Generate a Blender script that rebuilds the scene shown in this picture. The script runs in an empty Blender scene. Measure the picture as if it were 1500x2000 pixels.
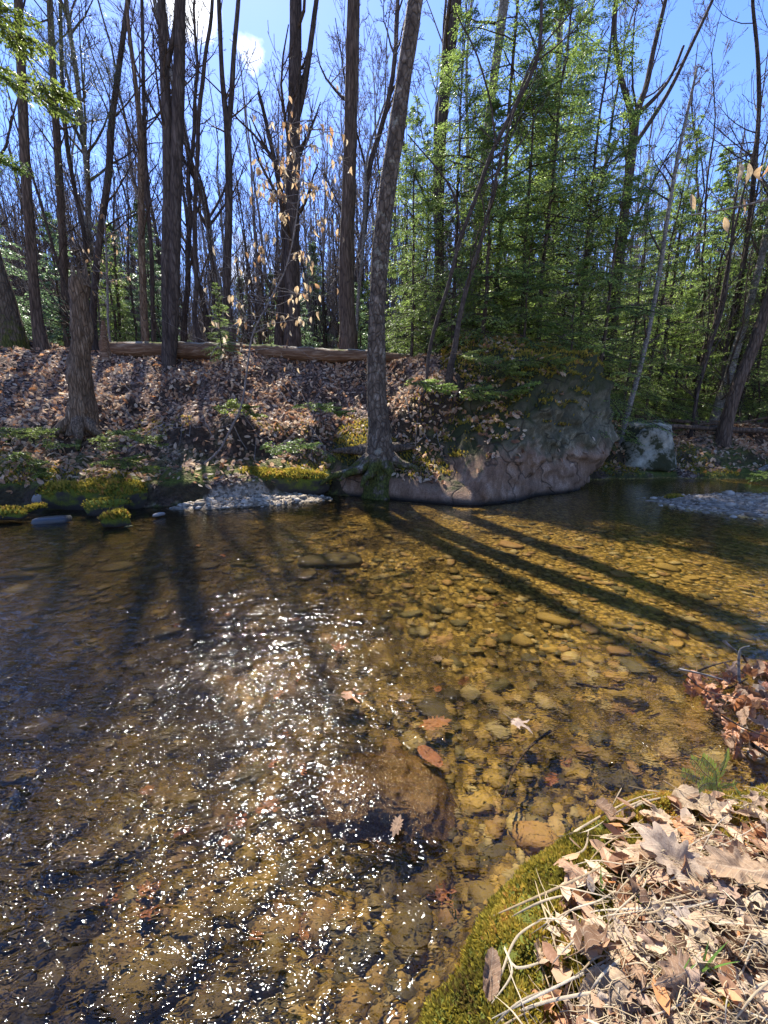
import bpy, math, random
import numpy as np
from mathutils import Vector, Matrix, Euler
rad = math.radians
SC = bpy.context.scene
COL = SC.collection
RNG = np.random.default_rng(11)

# ------------------------------------------------------------------ camera, sky, sun, exposure
CAM = np.array([0.0, 0.0, 1.3]); PITCH = rad(13.0); F = 753.0
cam = bpy.data.cameras.new('camera'); camo = bpy.data.objects.new('camera', cam); COL.objects.link(camo)
cam.sensor_fit = 'VERTICAL'; cam.sensor_height = 24.0; cam.lens = 24.0 * F / 2000.0
cam.clip_start = 0.02; cam.clip_end = 2000
camo.location = CAM; camo.rotation_euler = (math.pi / 2 - PITCH, 0, 0)
SC.camera = camo
SUN_AZ, SUN_EL = rad(20), rad(52.0)            # azimuth to the left of +Y
SUN_DIR = np.array([-math.sin(SUN_AZ) * math.cos(SUN_EL), math.cos(SUN_AZ) * math.cos(SUN_EL), math.sin(SUN_EL)])
sl = bpy.data.lights.new('sun', 'SUN'); sl.energy = 5.0; sl.angle = rad(0.5); sl.color = (1.0, 0.95, 0.86)
sl.cycles.is_caustics_light = True
so = bpy.data.objects.new('sun', sl); COL.objects.link(so)
so.rotation_euler = Vector(SUN_DIR).to_track_quat('Z', 'Y').to_euler()
W = bpy.data.worlds.new('World'); SC.world = W; W.use_nodes = True
wn = W.node_tree; wn.nodes.clear()
wo = wn.nodes.new('ShaderNodeOutputWorld'); wb = wn.nodes.new('ShaderNodeBackground')
sky = wn.nodes.new('ShaderNodeTexSky'); sky.sky_type = 'NISHITA'; sky.sun_disc = False
sky.sun_elevation = SUN_EL; sky.sun_rotation = -SUN_AZ; sky.altitude = 300; sky.air_density = 1.0
sky.dust_density = 0.15; sky.ozone_density = 2.5
wb.inputs['Strength'].default_value = 0.12
# clouds scattered over the sky (a few small bright cumulus)
tc = wn.nodes.new('ShaderNodeTexCoord'); mp = wn.nodes.new('ShaderNodeMapping'); mp.name = 'cloudmap'
wn.links.new(tc.outputs['Generated'], mp.inputs['Vector'])
mp.inputs['Scale'].default_value = (1, 1, 1.6)
cn = wn.nodes.new('ShaderNodeTexNoise'); cn.inputs['Scale'].default_value = 4.5; cn.inputs['Detail'].default_value = 9
cn.inputs['Roughness'].default_value = 0.55
mp.inputs['Location'].default_value = (0.35, 0.1, 0.0)
wn.links.new(mp.outputs[0], cn.inputs['Vector'])
cr = wn.nodes.new('ShaderNodeValToRGB'); cr.color_ramp.elements[0].position = 0.72; cr.color_ramp.elements[1].position = 1.0
ct = wn.nodes.new('ShaderNodeMath'); ct.operation = 'MULTIPLY_ADD'; wn.links.new(cn.outputs['Fac'], ct.inputs[0]); ct.inputs[1].default_value = 1.9; ct.inputs[2].default_value = -0.50; acc = ct.outputs[0]
for cx, cy_, rr_ in ((352, 5, 0.10), (500, 118, 0.06), (250, 640, 0.13), (1480, 700, 0.05), (420, -900, 0.25)):   # cumulus seen between the trunks
    u_ = (1000 - cy_) / 753.0; dv = Vector(((cx - 750) / 753.0, math.cos(PITCH) + u_ * math.sin(PITCH), -math.sin(PITCH) + u_ * math.cos(PITCH))).normalized()
    nv = wn.nodes.new('ShaderNodeVectorMath'); nv.operation = 'DISTANCE'; wn.links.new(tc.outputs['Generated'], nv.inputs[0]); nv.inputs[1].default_value = dv
    mr = wn.nodes.new('ShaderNodeMapRange'); mr.interpolation_type = 'SMOOTHSTEP'; wn.links.new(nv.outputs['Value'], mr.inputs['Value'])
    mr.inputs['From Min'].default_value = rr_; mr.inputs['From Max'].default_value = 0.0; mr.inputs['To Max'].default_value = 0.52
    ad = wn.nodes.new('ShaderNodeMath'); ad.operation = 'ADD'; wn.links.new(acc, ad.inputs[0]); wn.links.new(mr.outputs[0], ad.inputs[1]); acc = ad.outputs[0]
wn.links.new(acc, cr.inputs['Fac'])
hs = wn.nodes.new('ShaderNodeHueSaturation'); hs.inputs['Saturation'].default_value = 1.18; hs.inputs['Value'].default_value = 1.0
wn.links.new(sky.outputs[0], hs.inputs['Color'])
mx = wn.nodes.new('ShaderNodeMix'); mx.data_type = 'RGBA'
tn = wn.nodes.new('ShaderNodeMix'); tn.data_type = 'RGBA'; tn.blend_type = 'MULTIPLY'; tn.inputs['Factor'].default_value = 1.0
wn.links.new(hs.outputs[0], tn.inputs[6]); tn.inputs[7].default_value = (0.92, 0.80, 0.98, 1)
wn.links.new(cr.outputs['Color'], mx.inputs['Factor']); wn.links.new(tn.outputs[2], mx.inputs[6])
mx.inputs[7].default_value = (7.0, 7.2, 7.6, 1)
wn.links.new(mx.outputs[2], wb.inputs['Color']); wn.links.new(wb.outputs[0], wo.inputs['Surface'])
vs = SC.view_settings; vs.view_transform = 'Standard'; vs.look = 'None'; vs.gamma = 1.0; vs.use_curve_mapping = False
vs.exposure = 1.6
SC.render.engine = 'CYCLES'
cy = SC.cycles; cy.use_denoising = True; cy.max_bounces = 10; cy.transparent_max_bounces = 24
cy.diffuse_bounces = 3; cy.glossy_bounces = 4; cy.transmission_bounces = 8
cy.sample_clamp_indirect = 6.0; cy.sample_clamp_direct = 0.0; cy.caustics_refractive = True; cy.caustics_reflective = False
cy.use_adaptive_sampling = True; cy.adaptive_threshold = 0.02

# ------------------------------------------------------------------ pixel rays (photo pixels, 1500 x 2000) to the place
CP, SP = math.cos(PITCH), math.sin(PITCH)
def ray(px, py):
    x = (px - 750) / F; u = (1000 - py) / F
    return np.array([x, CP + u * SP, -SP + u * CP])
def at(px, py, Y):                       # point on the vertical plane y = Y
    d = ray(px, py); return CAM + d * (Y / d[1])
def at_z(px, py, z):
    d = ray(px, py); return CAM + d * ((z - CAM[2]) / d[2])

# ------------------------------------------------------------------ noise
def _h(ix, iy, iz, seed):
    n = (ix.astype(np.int64) * 374761393 + iy.astype(np.int64) * 668265263 + iz.astype(np.int64) * 2147483647 + seed * 1274126177) & 0xFFFFFFFF
    n = ((n ^ (n >> 13)) * 1274126177) & 0xFFFFFFFF
    n = (n ^ (n >> 16)) & 0xFFFFFF
    return n / float(0xFFFFFF)
def vn3(x, y, z, seed=0):
    x, y, z = np.broadcast_arrays(np.asarray(x, float), np.asarray(y, float), np.asarray(z, float))
    ix, iy, iz = np.floor(x), np.floor(y), np.floor(z)
    fx, fy, fz = x - ix, y - iy, z - iz
    fx = fx * fx * (3 - 2 * fx); fy = fy * fy * (3 - 2 * fy); fz = fz * fz * (3 - 2 * fz)
    r = 0
    for a in (0, 1):
        for b in (0, 1):
            for c in (0, 1):
                w = (fx if a else 1 - fx) * (fy if b else 1 - fy) * (fz if c else 1 - fz)
                r = r + w * _h(ix + a, iy + b, iz + c, seed)
    return r * 2 - 1
def fbm(x, y, z=0.0, seed=0, oct=4, gain=0.5):
    r = 0; a = 1.0; s = 1.0; t = 0
    for k in range(oct):
        r = r + a * vn3(np.asarray(x) * s + 17.3 * k, np.asarray(y) * s + 9.1 * k, np.asarray(z) * s, seed + k); t += a; a *= gain; s *= 2.03
    return r / t
def sstep(a, b, x):
    t = np.clip((np.asarray(x, float) - a) / (b - a), 0, 1); return t * t * (3 - 2 * t)

# ------------------------------------------------------------------ terrain height
_XS = [-40, -16, -9, -5.9, -4.4, -3.3, -1.9, -1.05, 0.0, 1.4, 2.4, 3.5, 4.35, 6.8, 9, 14, 40]
_YS = [8.0, 5.2, 5.3, 5.65, 5.75, 6.1, 6.65, 7.1, 7.05, 6.75, 7.6, 8.3, 8.9, 9.3, 9.0, 9.5, 12]
_HX = [-40, -14, -9.7, -7.1, -3.3, -0.6, 1.5, 3.2, 4.3, 5.3, 6.5, 10, 40]
_HC = [4.1, 4.0, 3.62, 3.32, 3.0, 2.8, 2.55, 2.7, 2.3, 1.35, 1.0, 0.95, 1.1]
_PS = [-99, -0.6, 0.0, 0.12, 0.9, 1.15, 2.2, 3.2, 99]
_PH = [-0.3, -0.3, 0.0, 0.11, 0.24, 0.38, 0.70, 1.0, 1.0]
def shore(X):
    X = np.asarray(X, float)
    return np.interp(X, _XS, _YS) + 0.22 * fbm(X * 1.6, 0.5, seed=5, oct=3)
_NY = [-6, 0.3, 0.50, 0.64, 0.80, 0.93, 1.0, 1.04, 1.10]
_NX = [-0.25, -0.06, 0.04, 0.16, 0.33, 0.55, 0.80, 1.05, 1.7]
def near_d(X, Y):                        # > 0 on the near bank
    e = np.interp(Y, _NY, _NX) + 0.055 * fbm(np.asarray(X) * 7, np.asarray(Y) * 7, seed=8)
    d1 = (np.asarray(X) - e) * 0.72
    return np.minimum(d1, 1.06 - np.asarray(Y))
def bar(X, Y):                           # low gravel bars at the water's edge
    a = 1 - (((X + 2.15) / 1.2) ** 2 + ((Y - 6.28 - 0.35 * (X + 2.15)) / 0.36) ** 2) + 0.15 * fbm(X * 3, Y * 3, seed=14)
    b = 1 - (((X - 7.0) / 2.5) ** 2 + ((Y - 5.6 + 0.25 * (X - 7)) / 1.25) ** 2)
    return a, b
def H(X, Y):
    X = np.asarray(X, float); Y = np.asarray(Y, float)
    d = Y - shore(X)
    hc = np.interp(X, _HX, _HC)
    wd = np.clip(np.interp(X, [-1, 2.5], [10.5, 9.0]) - shore(X), 1.7, 5.2)
    prof = np.interp(np.where(d > 0, d * 3.2 / wd, d), _PS, _PH)
    n1 = fbm(X * 0.9, Y * 0.9, seed=2, oct=4)
    land = np.where(prof > 0, prof * hc, prof) + n1 * 0.42 * sstep(0.1, 1.0, d) + 0.16 * fbm(X * 2.1, Y * 2.4, seed=13, oct=2) * sstep(0.2, .8, d) * sstep(3.5, 2.0, d) + 0.07 * fbm(X * 3, Y * 3, seed=3) * sstep(0.0, 0.6, d)
    land = land + sstep(6, 30, d) * fbm(X * 0.08, Y * 0.08, seed=4, oct=3) * 0.8 - 0.35 * sstep(3.6, 6, d) * (hc > 1.6)
    land = land + sstep(25, 90, d) * 3.0
    land = land + 0.75 * sstep(6.4, 8.6, Y) * np.exp(-((X - 1.15) / 0.85) ** 4) * (d > 0) * sstep(9.5, 8, Y)
    bed = -0.20 - 0.10 * sstep(-0.3, -3, d) - 0.07 * sstep(0.5, 3.0, X) + 0.05 * fbm(X * 1.2, Y * 1.2, seed=6, oct=3) + 0.015 * fbm(X * 7, Y * 7, seed=7)
    a, b = bar(X, Y)
    bars = np.maximum(np.clip(a, -1, .5) * 0.14, np.clip(b, -1, .6) * 0.22) + 0.012 * fbm(X * 8, Y * 8, seed=9)
    nd = near_d(X, Y)
    near = np.interp(nd, [-9, -0.25, -0.02, 0.05, 0.16, 0.5, 1.5, 9], [-1, -0.5, 0.0, 0.13, 0.22, 0.30, 0.36, 0.6]) + (0.03 * fbm(X * 5, Y * 5, seed=12) + 0.035 * fbm(X * 13, Y * 13, seed=15, oct=2)) * sstep(-0.02, 0.1, nd)
    rb = -0.35 + 0.9 * sstep(7.0, 9.5, X + 0.25 * np.abs(Y - 3))          # right bank beyond the frame
    deb = -0.4 + 0.55 * np.exp(-(((X - 2.35) / 0.62) ** 2 + ((Y - 1.72) / 0.34) ** 2) ** 1.2)
    lb = -0.35 + 1.2 * sstep(9.5, 12.5, -X)
    h = np.maximum(bed, np.where(d > -0.6, land, -9))
    for o in (bars, near, np.where(Y < 5.2, rb, -9), deb, np.where(Y < 4.5, lb, -9)):
        h = np.maximum(h, o)
    back = 0.5 * sstep(-3, -8, Y)
    return np.maximum(h, -0.36 + back * 2.5)
def hit(px, py, tmax=60, fallback=None):
    d = ray(px, py); d = d / d[1]
    ts = np.concatenate([np.linspace(0.3, 4, 400), np.linspace(4, tmax, 3000)])
    P = CAM[:, None] + d[:, None] * ts
    below = np.maximum(H(P[0], P[1]), 0 * ts) > P[2]
    if not below.any():
        return at(px, py, fallback or 10.0)
    i = int(np.argmax(below)); return P[:, i]

# ------------------------------------------------------------------ mesh helpers
def mesh_np(name, V, faces, mats=None, smooth=True, attrs=None, uv=None):
    """faces: list of (M,k) int arrays. attrs: {name: per-vertex float array}"""
    me = bpy.data.meshes.new(name)
    V = np.asarray(V, np.float32)
    if isinstance(faces, np.ndarray): faces = [faces]
    faces = [np.asarray(f, np.int32) for f in faces if len(f)]
    nl = sum(f.size for f in faces); nf = sum(len(f) for f in faces)
    me.vertices.add(len(V)); me.vertices.foreach_set('co', V.ravel())
    me.loops.add(nl); me.loops.foreach_set('vertex_index', np.concatenate([f.ravel() for f in faces]))
    me.polygons.add(nf)
    tot = np.concatenate([np.full(len(f), f.shape[1], np.int32) for f in faces])
    st = np.concatenate([[0], np.cumsum(tot)[:-1]]).astype(np.int32)
    me.polygons.foreach_set('loop_start', st); me.polygons.foreach_set('loop_total', tot)
    me.polygons.foreach_set('use_smooth', np.full(nf, smooth, bool))
    me.update(calc_edges=True)
    if attrs:
        for k, v in attrs.items():
            a = me.attributes.new(k, 'FLOAT', 'POINT'); a.data.foreach_set('value', np.asarray(v, np.float32))
    if mats is not None:
        for m in (mats if isinstance(mats, (list, tuple)) else [mats]): me.materials.append(m)
    me.validate()
    return me
def obj(name, me, parent=None):
    o = bpy.data.objects.new(name, me); COL.objects.link(o)
    if parent is not None: o.parent = parent
    return o
def tag(o, label=None, cat=None, group=None, kind=None):
    if label: o['label'] = label
    if cat: o['category'] = cat
    if group: o['group'] = group
    if kind: o['kind'] = kind
    return o
def empty(name, loc, label, cat, group=None):
    o = bpy.data.objects.new(name, None); COL.objects.link(o); o.location = loc; o.empty_display_size = 0.2
    return tag(o, label, cat, group)
def merge(parts):
    """parts: list of (V, [faces]) -> V, faces dict by size, ids"""
    Vs = []; fs = {}; off = 0; ids = []
    for i, (V, F_) in enumerate(parts):
        Vs.append(V); ids.append(np.full(len(V), i))
        for f in (F_ if isinstance(F_, list) else [F_]):
            fs.setdefault(f.shape[1], []).append(f + off)
        off += len(V)
    return np.concatenate(Vs), [np.concatenate(v) for v in fs.values()], np.concatenate(ids)
def norm(v): return v / np.maximum(np.linalg.norm(v, axis=-1, keepdims=True), 1e-9)

def tubes(P, R, sides=5, cap=False):
    """P (B,N,3), R (B,N) -> V, faces"""
    P = np.asarray(P, float); R = np.asarray(R, float)
    if P.ndim == 2: P = P[None]; R = R[None]
    B, N, _ = P.shape
    T = np.gradient(P, axis=1); T = norm(T)
    m = norm(P[:, -1] - P[:, 0])
    ref = np.where(np.abs(m[:, 2:3]) > 0.8, np.array([[1.0, 0.0, 0.0]]), np.array([[0.0, 0.0, 1.0]]))[:, None, :]
    A = norm(np.cross(T, np.broadcast_to(ref, T.shape))); Bn = np.cross(T, A)
    ang = np.arange(sides) * 2 * np.pi / sides
    V = P[:, :, None, :] + R[:, :, None, None] * (np.cos(ang)[None, None, :, None] * A[:, :, None, :] + np.sin(ang)[None, None, :, None] * Bn[:, :, None, :])
    V = V.reshape(-1, 3)
    b = np.arange(B)[:, None, None] * N * sides; n = np.arange(N - 1)[None, :, None] * sides; s = np.arange(sides)[None, None, :]
    s2 = (s + 1) % sides
    f = np.stack([b + n + s, b + n + s2, b + n + sides + s2, b + n + sides + s], -1).reshape(-1, 4)
    return V, f
def resample(P, R, N):
    P = np.asarray(P, float); R = np.asarray(R, float)
    d = np.concatenate([[0], np.cumsum(np.linalg.norm(np.diff(P, axis=0), axis=1))]); t = np.linspace(0, d[-1], N)
    # Catmull-Rom through the points
    u = np.interp(t, d, np.arange(len(P)))
    i = np.clip(np.floor(u).astype(int), 0, len(P) - 2); w = (u - i)[:, None]
    p0 = P[np.maximum(i - 1, 0)]; p1 = P[i]; p2 = P[i + 1]; p3 = P[np.minimum(i + 2, len(P) - 1)]
    Q = 0.5 * ((2 * p1) + (p2 - p0) * w + (2 * p0 - 5 * p1 + 4 * p2 - p3) * w ** 2 + (3 * p1 - p0 - 3 * p2 + p3) * w ** 3)
    return Q, np.interp(u, np.arange(len(P)), R)
def kids(P, R, n, t0, t1, ang, ln, N=5, up=0.3, rr=0.5, jit=0.35, rng=RNG, taper=0.25, wob=0.08):
    """children of each tube. P (B,N,3) -> (B*n, N, 3)"""
    B, M, _ = P.shape
    t = rng.uniform(t0, t1, (B, n)) * (M - 1)
    i = np.clip(np.floor(t).astype(int), 0, M - 2); w = (t - i)[..., None]
    bi = np.arange(B)[:, None]
    base = P[bi, i] * (1 - w) + P[bi, i + 1] * w
    T = norm(P[bi, i + 1] - P[bi, i])
    r0 = (R[bi, i] * (1 - w[..., 0]) + R[bi, i + 1] * w[..., 0])
    q = norm(rng.normal(size=(B, n, 3))); side = norm(q - (q * T).sum(-1, keepdims=True) * T)
    a = ang + rng.normal(0, jit * 0.4, (B, n, 1))
    D = norm(T * np.cos(a) + side * np.sin(a))
    plen = np.linalg.norm(P[:, -1] - P[:, 0], axis=-1)[:, None]
    L = (ln * plen if ln < 0 else 0) + (abs(ln) * plen if ln < 0 else ln) if False else (abs(ln) * plen * (1 if ln < 0 else 0) + (ln if ln > 0 else 0))
    L = L * rng.uniform(0.5, 1.15, (B, n)) * (1 - 0.45 * t / (M - 1))
    seg = L[..., None] / (N - 1)
    pts = [base]; d = D
    for k in range(N - 1):
        d = norm(d + np.array([0, 0, up / (N - 1)]) + rng.normal(0, wob, d.shape))
        pts.append(pts[-1] + d * seg)
    Q = np.stack(pts, 2).reshape(B * n, N, 3)
    rad0 = np.minimum(r0 * rr, 0.6 * r0).reshape(-1)
    RR = rad0[:, None] * np.linspace(1, taper, N)[None]
    return Q, RR

def ico(sub):
    import bmesh
    bm = bmesh.new(); bmesh.ops.create_icosphere(bm, subdivisions=sub, radius=1.0)
    V = np.array([v.co[:] for v in bm.verts]); Fc = np.array([[v.index for v in f.verts] for f in bm.faces]); bm.free()
    return V, Fc
ICO = {k: ico(k) for k in (1, 2, 3, 4, 5, 6)}

# ------------------------------------------------------------------ materials
class NT:
    def __init__(s, name):
        s.m = bpy.data.materials.new(name); s.m.use_nodes = True; s.t = s.m.node_tree; s.t.nodes.clear()
        s.out = s.n('OutputMaterial')
    def n(s, typ, **kw):
        nd = s.t.nodes.new('ShaderNode' + typ)
        for k, v in kw.items(): setattr(nd, k, v)
        return nd
    def l(s, a, b): s.t.links.new(a, b)
    def val(s, sock, v):
        if hasattr(v, 'is_output') or hasattr(v, 'links'): s.l(v, sock)
        else: sock.default_value = v
    def coord(s, scale=(1, 1, 1), kind='Object'):
        c = s.n('TexCoord'); m = s.n('Mapping'); s.l(c.outputs[kind], m.inputs[0]); m.inputs['Scale'].default_value = scale; return m.outputs[0]
    def pos(s, scale=(1, 1, 1)):
        c = s.n('NewGeometry'); m = s.n('Mapping'); s.l(c.outputs['Position'], m.inputs[0]); m.inputs['Scale'].default_value = scale; return m.outputs[0]
    def noise(s, vec, scale, detail=5, rough=0.55, dist=0.0):
        x = s.n('TexNoise'); s.l(vec, x.inputs['Vector']); x.inputs['Scale'].default_value = scale; x.inputs['Detail'].default_value = detail
        x.inputs['Roughness'].default_value = rough; x.inputs['Distortion'].default_value = dist; return x.outputs['Fac']
    def vor(s, vec, scale, feature='F1', rnd=1.0):
        x = s.n('TexVoronoi', feature=feature); s.l(vec, x.inputs['Vector']); x.inputs['Scale'].default_value = scale; x.inputs['Randomness'].default_value = rnd; return x
    def ramp(s, fac, stops):
        r = s.n('ValToRGB'); s.l(fac, r.inputs['Fac']); e = r.color_ramp.elements
        while len(e) < len(stops): e.new(0.5)
        for i, (p, c) in enumerate(stops):
            e[i].position = p; e[i].color = (c[0], c[1], c[2], 1) if hasattr(c, '__len__') else (c, c, c, 1)
        return r.outputs['Color']
    def mix(s, f, a, b):
        x = s.n('Mix', data_type='RGBA'); s.val(x.inputs['Factor'], f)
        for sk, v in ((x.inputs[6], a), (x.inputs[7], b)):
            if isinstance(v, tuple): sk.default_value = (*v, 1) if len(v) == 3 else v
            else: s.l(v, sk)
        return x.outputs[2]
    def math(s, op, a, b=0.0, c=None, clamp=False):
        x = s.n('Math', operation=op, use_clamp=clamp); s.val(x.inputs[0], a); s.val(x.inputs[1], b)
        if c is not None: s.val(x.inputs[2], c)
        return x.outputs[0]
    def attr(s, name):
        a = s.n('Attribute'); a.attribute_name = name; return a.outputs['Fac']
    def objrand(s):
        return s.n('ObjectInfo').outputs['Random']
    def algae(s):                        # patchy dark tone mixed into the bed, stronger toward the left
        g = s.n('NewGeometry'); x = s.n('SeparateXYZ'); s.l(g.outputs['Position'], x.inputs[0])
        n = s.noise(s.pos(), 1.6, 5, 0.6, 0.4); f = s.math('ADD', s.math('MULTIPLY', n, 1.5), s.math('MULTIPLY', x.outputs['X'], -0.16))
        f = s.math('ADD', f, s.math('MULTIPLY', s.math('ABSOLUTE', s.math('SUBTRACT', x.outputs['Y'], 3.2)), 0.03))
        return s.ramp(f, [(0.62, 0.0), (0.98, 0.92)])
    def bump(s, h, strength=0.4, dist=0.02):
        b = s.n('Bump'); s.l(h, b.inputs['Height']); b.inputs['Strength'].default_value = strength; b.inputs['Distance'].default_value = dist; return b.outputs[0]
    def pbr(s, col, rough=0.85, nrm=None, spec=0.3, trans=0.0, sss=0.0):
        p = s.n('BsdfPrincipled')
        if isinstance(col, tuple): p.inputs['Base Color'].default_value = (*col, 1)
        else: s.l(col, p.inputs['Base Color'])
        s.val(p.inputs['Roughness'], rough); p.inputs['Specular IOR Level'].default_value = spec
        if nrm is not None: s.l(nrm, p.inputs['Normal'])
        sh = p.outputs[0]
        if trans > 0:
            tr = s.n('BsdfTranslucent')
            if isinstance(col, tuple): tr.inputs[0].default_value = (*col, 1)
            else: s.l(col, tr.inputs[0])
            m = s.n('MixShader'); m.inputs[0].default_value = trans; s.l(sh, m.inputs[1]); s.l(tr.outputs[0], m.inputs[2]); sh = m.outputs[0]
        s.l(sh, s.out.inputs['Surface']); return s.m

def bark(name, c1, c2, c3=None, scale=9.0, stretch=0.22, bump=0.6, moss=None, lichen=0.0):
    t = NT(name); v = t.pos((1, 1, stretch)); v1 = t.pos()
    n = t.noise(v, scale, 6, 0.65, 0.6); fine = t.noise(v, scale * 4, 4, 0.6)
    vo = t.vor(v, scale * 1.6, 'DISTANCE_TO_EDGE')
    cracks = t.ramp(vo.outputs['Distance'], [(0.0, 0.0), (0.16, 1.0)])
    h = t.math('MULTIPLY_ADD', n, 0.7, t.math('MULTIPLY', cracks, 0.5)); h = t.math('MULTIPLY_ADD', fine, 0.25, h)
    col = t.ramp(n, [(0.28, c1), (0.55, c2), (0.75, c3 or c2)])
    col = t.mix(t.math('MULTIPLY', t.math('SUBTRACT', 1.0, cracks), 0.6), col, tuple(x * 0.45 for x in c1))
    if lichen:
        lf = t.ramp(t.noise(v1, 5.5, 5, 0.7), [(0.58, 0.0), (0.66, lichen)]); col = t.mix(lf, col, (0.34, 0.33, 0.25))
    if moss is not None:
        g = t.n('NewGeometry'); sx = t.n('SeparateXYZ'); t.l(g.outputs['Position'], sx.inputs[0])
        z = t.math('SUBTRACT', moss[1], sx.outputs['Z']); z = t.math('DIVIDE', z, moss[1] - moss[0], clamp=True)
        mf = t.ramp(t.math('MULTIPLY', t.noise(v1, 6, 5, 0.65), t.math('ADD', z, 0.25)), [(0.46, 0.0), (0.58, 1.0)])
        col = t.mix(mf, col, t.ramp(fine, [(0.35, (0.03, 0.032, 0.010)), (0.7, (0.11, 0.115, 0.025))]))
    return t.pbr(col, 0.9, t.bump(h, bump, 0.03), 0.15)
M = {}
M['bark_dark'] = bark('bark_dark', (0.036, 0.027, 0.022), (0.089, 0.068, 0.055), (0.165, 0.138, 0.117))
M['bark_brown'] = bark('bark_brown', (0.045, 0.032, 0.023), (0.128, 0.091, 0.065), (0.205, 0.161, 0.121), 12, 0.15, 0.8)
M['bark_main'] = bark('bark_main', (0.04, 0.030, 0.022), (0.14, 0.105, 0.075), (0.36, 0.30, 0.235), 9, 0.55, 0.8, moss=(0.45, 1.15), lichen=0.5)
M['bark_snag'] = bark('bark_snag', (0.057, 0.036, 0.022), (0.218, 0.150, 0.096), (0.414, 0.324, 0.228), 18, 0.16, 0.9, moss=(0.8, 1.7))
M['bark_pale'] = bark('bark_pale', (0.10, 0.09, 0.075), (0.24, 0.22, 0.19), (0.38, 0.36, 0.32), 8, 1.2, 0.35)
M['bark_mossy'] = bark('bark_mossy', (0.05, 0.04, 0.028), (0.12, 0.09, 0.06), (0.17, 0.14, 0.1), 12, 0.2, 0.8, moss=(2.8, 5.2))
M['twig'] = bark('twig', (0.039, 0.029, 0.021), (0.091, 0.068, 0.053), (0.156, 0.130, 0.100), 10, 0.6, 0.2)
M['twig_grey'] = bark('twig_grey', (0.12, 0.10, 0.09), (0.24, 0.21, 0.19), (0.33, 0.30, 0.28), 14, 0.6, 0.2)
def wood_mat():
    t = NT('rotting_wood'); v = t.coord((0.6, 7, 7)); v1 = t.pos()
    n = t.noise(v, 3.2, 6, 0.65, 0.5)
    col = t.ramp(n, [(0.25, (0.05, 0.028, 0.016)), (0.5, (0.16, 0.09, 0.05)), (0.7, (0.33, 0.24, 0.16))])
    g = t.n('NewGeometry'); sx = t.n('SeparateXYZ'); t.l(g.outputs['Normal'], sx.inputs[0])
    up = t.math('MULTIPLY', t.ramp(sx.outputs['Z'], [(0.45, 0.0), (0.85, 1.0)]), t.noise(v1, 2.6, 5, 0.6))
    col = t.mix(t.ramp(up, [(0.42, 0.0), (0.5, 1.0)]), col, (0.30, 0.27, 0.21))
    mo = t.math('MULTIPLY', t.ramp(sx.outputs['Z'], [(0.3, 0.0), (0.8, 1.0)]), t.noise(v1, 1.1, 5, 0.6))
    col = t.mix(t.ramp(mo, [(0.52, 0.0), (0.58, 1.0)]), col, (0.10, 0.12, 0.02))
    return t.pbr(col, 0.9, t.bump(n, 0.9, 0.04), 0.15)
M['wood'] = wood_mat()
def leafmat(name, stops, trans=0.35, rough=0.6, attr='rnd', spec=0.25, veins=False):
    t = NT(name); r = t.attr(attr) if attr else t.objrand()
    col = t.ramp(r, stops)
    n = t.noise(t.coord(), 60, 3, 0.6); col = t.mix(t.math('MULTIPLY', n, 0.35), col, (0.10, 0.06, 0.035))
    hb = n
    if veins:
        sx = t.n('SeparateXYZ'); t.l(t.coord(), sx.inputs[0]); ay = t.math('ABSOLUTE', sx.outputs['Y'])
        w = t.math('SINE', t.math('MULTIPLY', t.math('SUBTRACT', sx.outputs['X'], t.math('MULTIPLY', ay, 0.9)), 38.0))
        vein = t.math('MAXIMUM', t.ramp(w, [(0.80, 0.0), (0.97, 0.7)]), t.ramp(ay, [(0.0, 1.0), (0.035, 0.0)]))
        col = t.mix(t.math('MULTIPLY', vein, 0.35), col, (0.50, 0.40, 0.28)); mot = t.noise(t.coord(), 6, 5, 0.7)
        col = t.mix(t.ramp(mot, [(0.5, 0.0), (0.68, 0.6)]), col, (0.09, 0.05, 0.03)); hb = t.math('MULTIPLY_ADD', vein, 0.6, n)
    return t.pbr(col, rough, t.bump(hb, 0.4, 0.006), spec, trans)
LIT = [(0.0, (0.161, 0.068, 0.033)), (0.2, (0.345, 0.173, 0.091)), (0.4, (0.517, 0.320, 0.193)), (0.6, (0.665, 0.481, 0.321)), (0.75, (0.715, 0.591, 0.428)), (0.88, (0.567, 0.234, 0.075)), (1.0, (0.789, 0.665, 0.450))]
M['litter'] = leafmat('leaf_litter', LIT, 0.4, 0.5)
M['leaf_obj'] = leafmat('dry_leaf', [(0.0, (0.14, 0.075, 0.04)), (0.2, (0.30, 0.185, 0.11)), (0.4, (0.44, 0.32, 0.21)), (0.55, (0.38, 0.31, 0.25)), (0.7, (0.30, 0.135, 0.065)), (0.85, (0.54, 0.43, 0.28)), (1.0, (0.22, 0.12, 0.065))], 0.2, 0.5, attr=None, veins=True)
M['wetleaf'] = leafmat('wet_leaf', [(0.0, (0.34, 0.12, 0.04)), (0.5, (0.42, 0.20, 0.09)), (1.0, (0.30, 0.10, 0.05))], 0.2, 0.25, attr=None, spec=0.5)
M['beech'] = leafmat('beech_leaf', [(0.0, (0.50, 0.26, 0.11)), (0.3, (0.62, 0.42, 0.22)), (0.7, (0.70, 0.55, 0.34)), (1.0, (0.76, 0.65, 0.46))], 0.55, 0.5, attr=None, veins=True)
M['straw'] = leafmat('dry_grass', [(0.0, (0.36, 0.26, 0.14)), (0.5, (0.48, 0.38, 0.24)), (1.0, (0.58, 0.50, 0.36))], 0.2, 0.5, attr=None)
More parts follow.
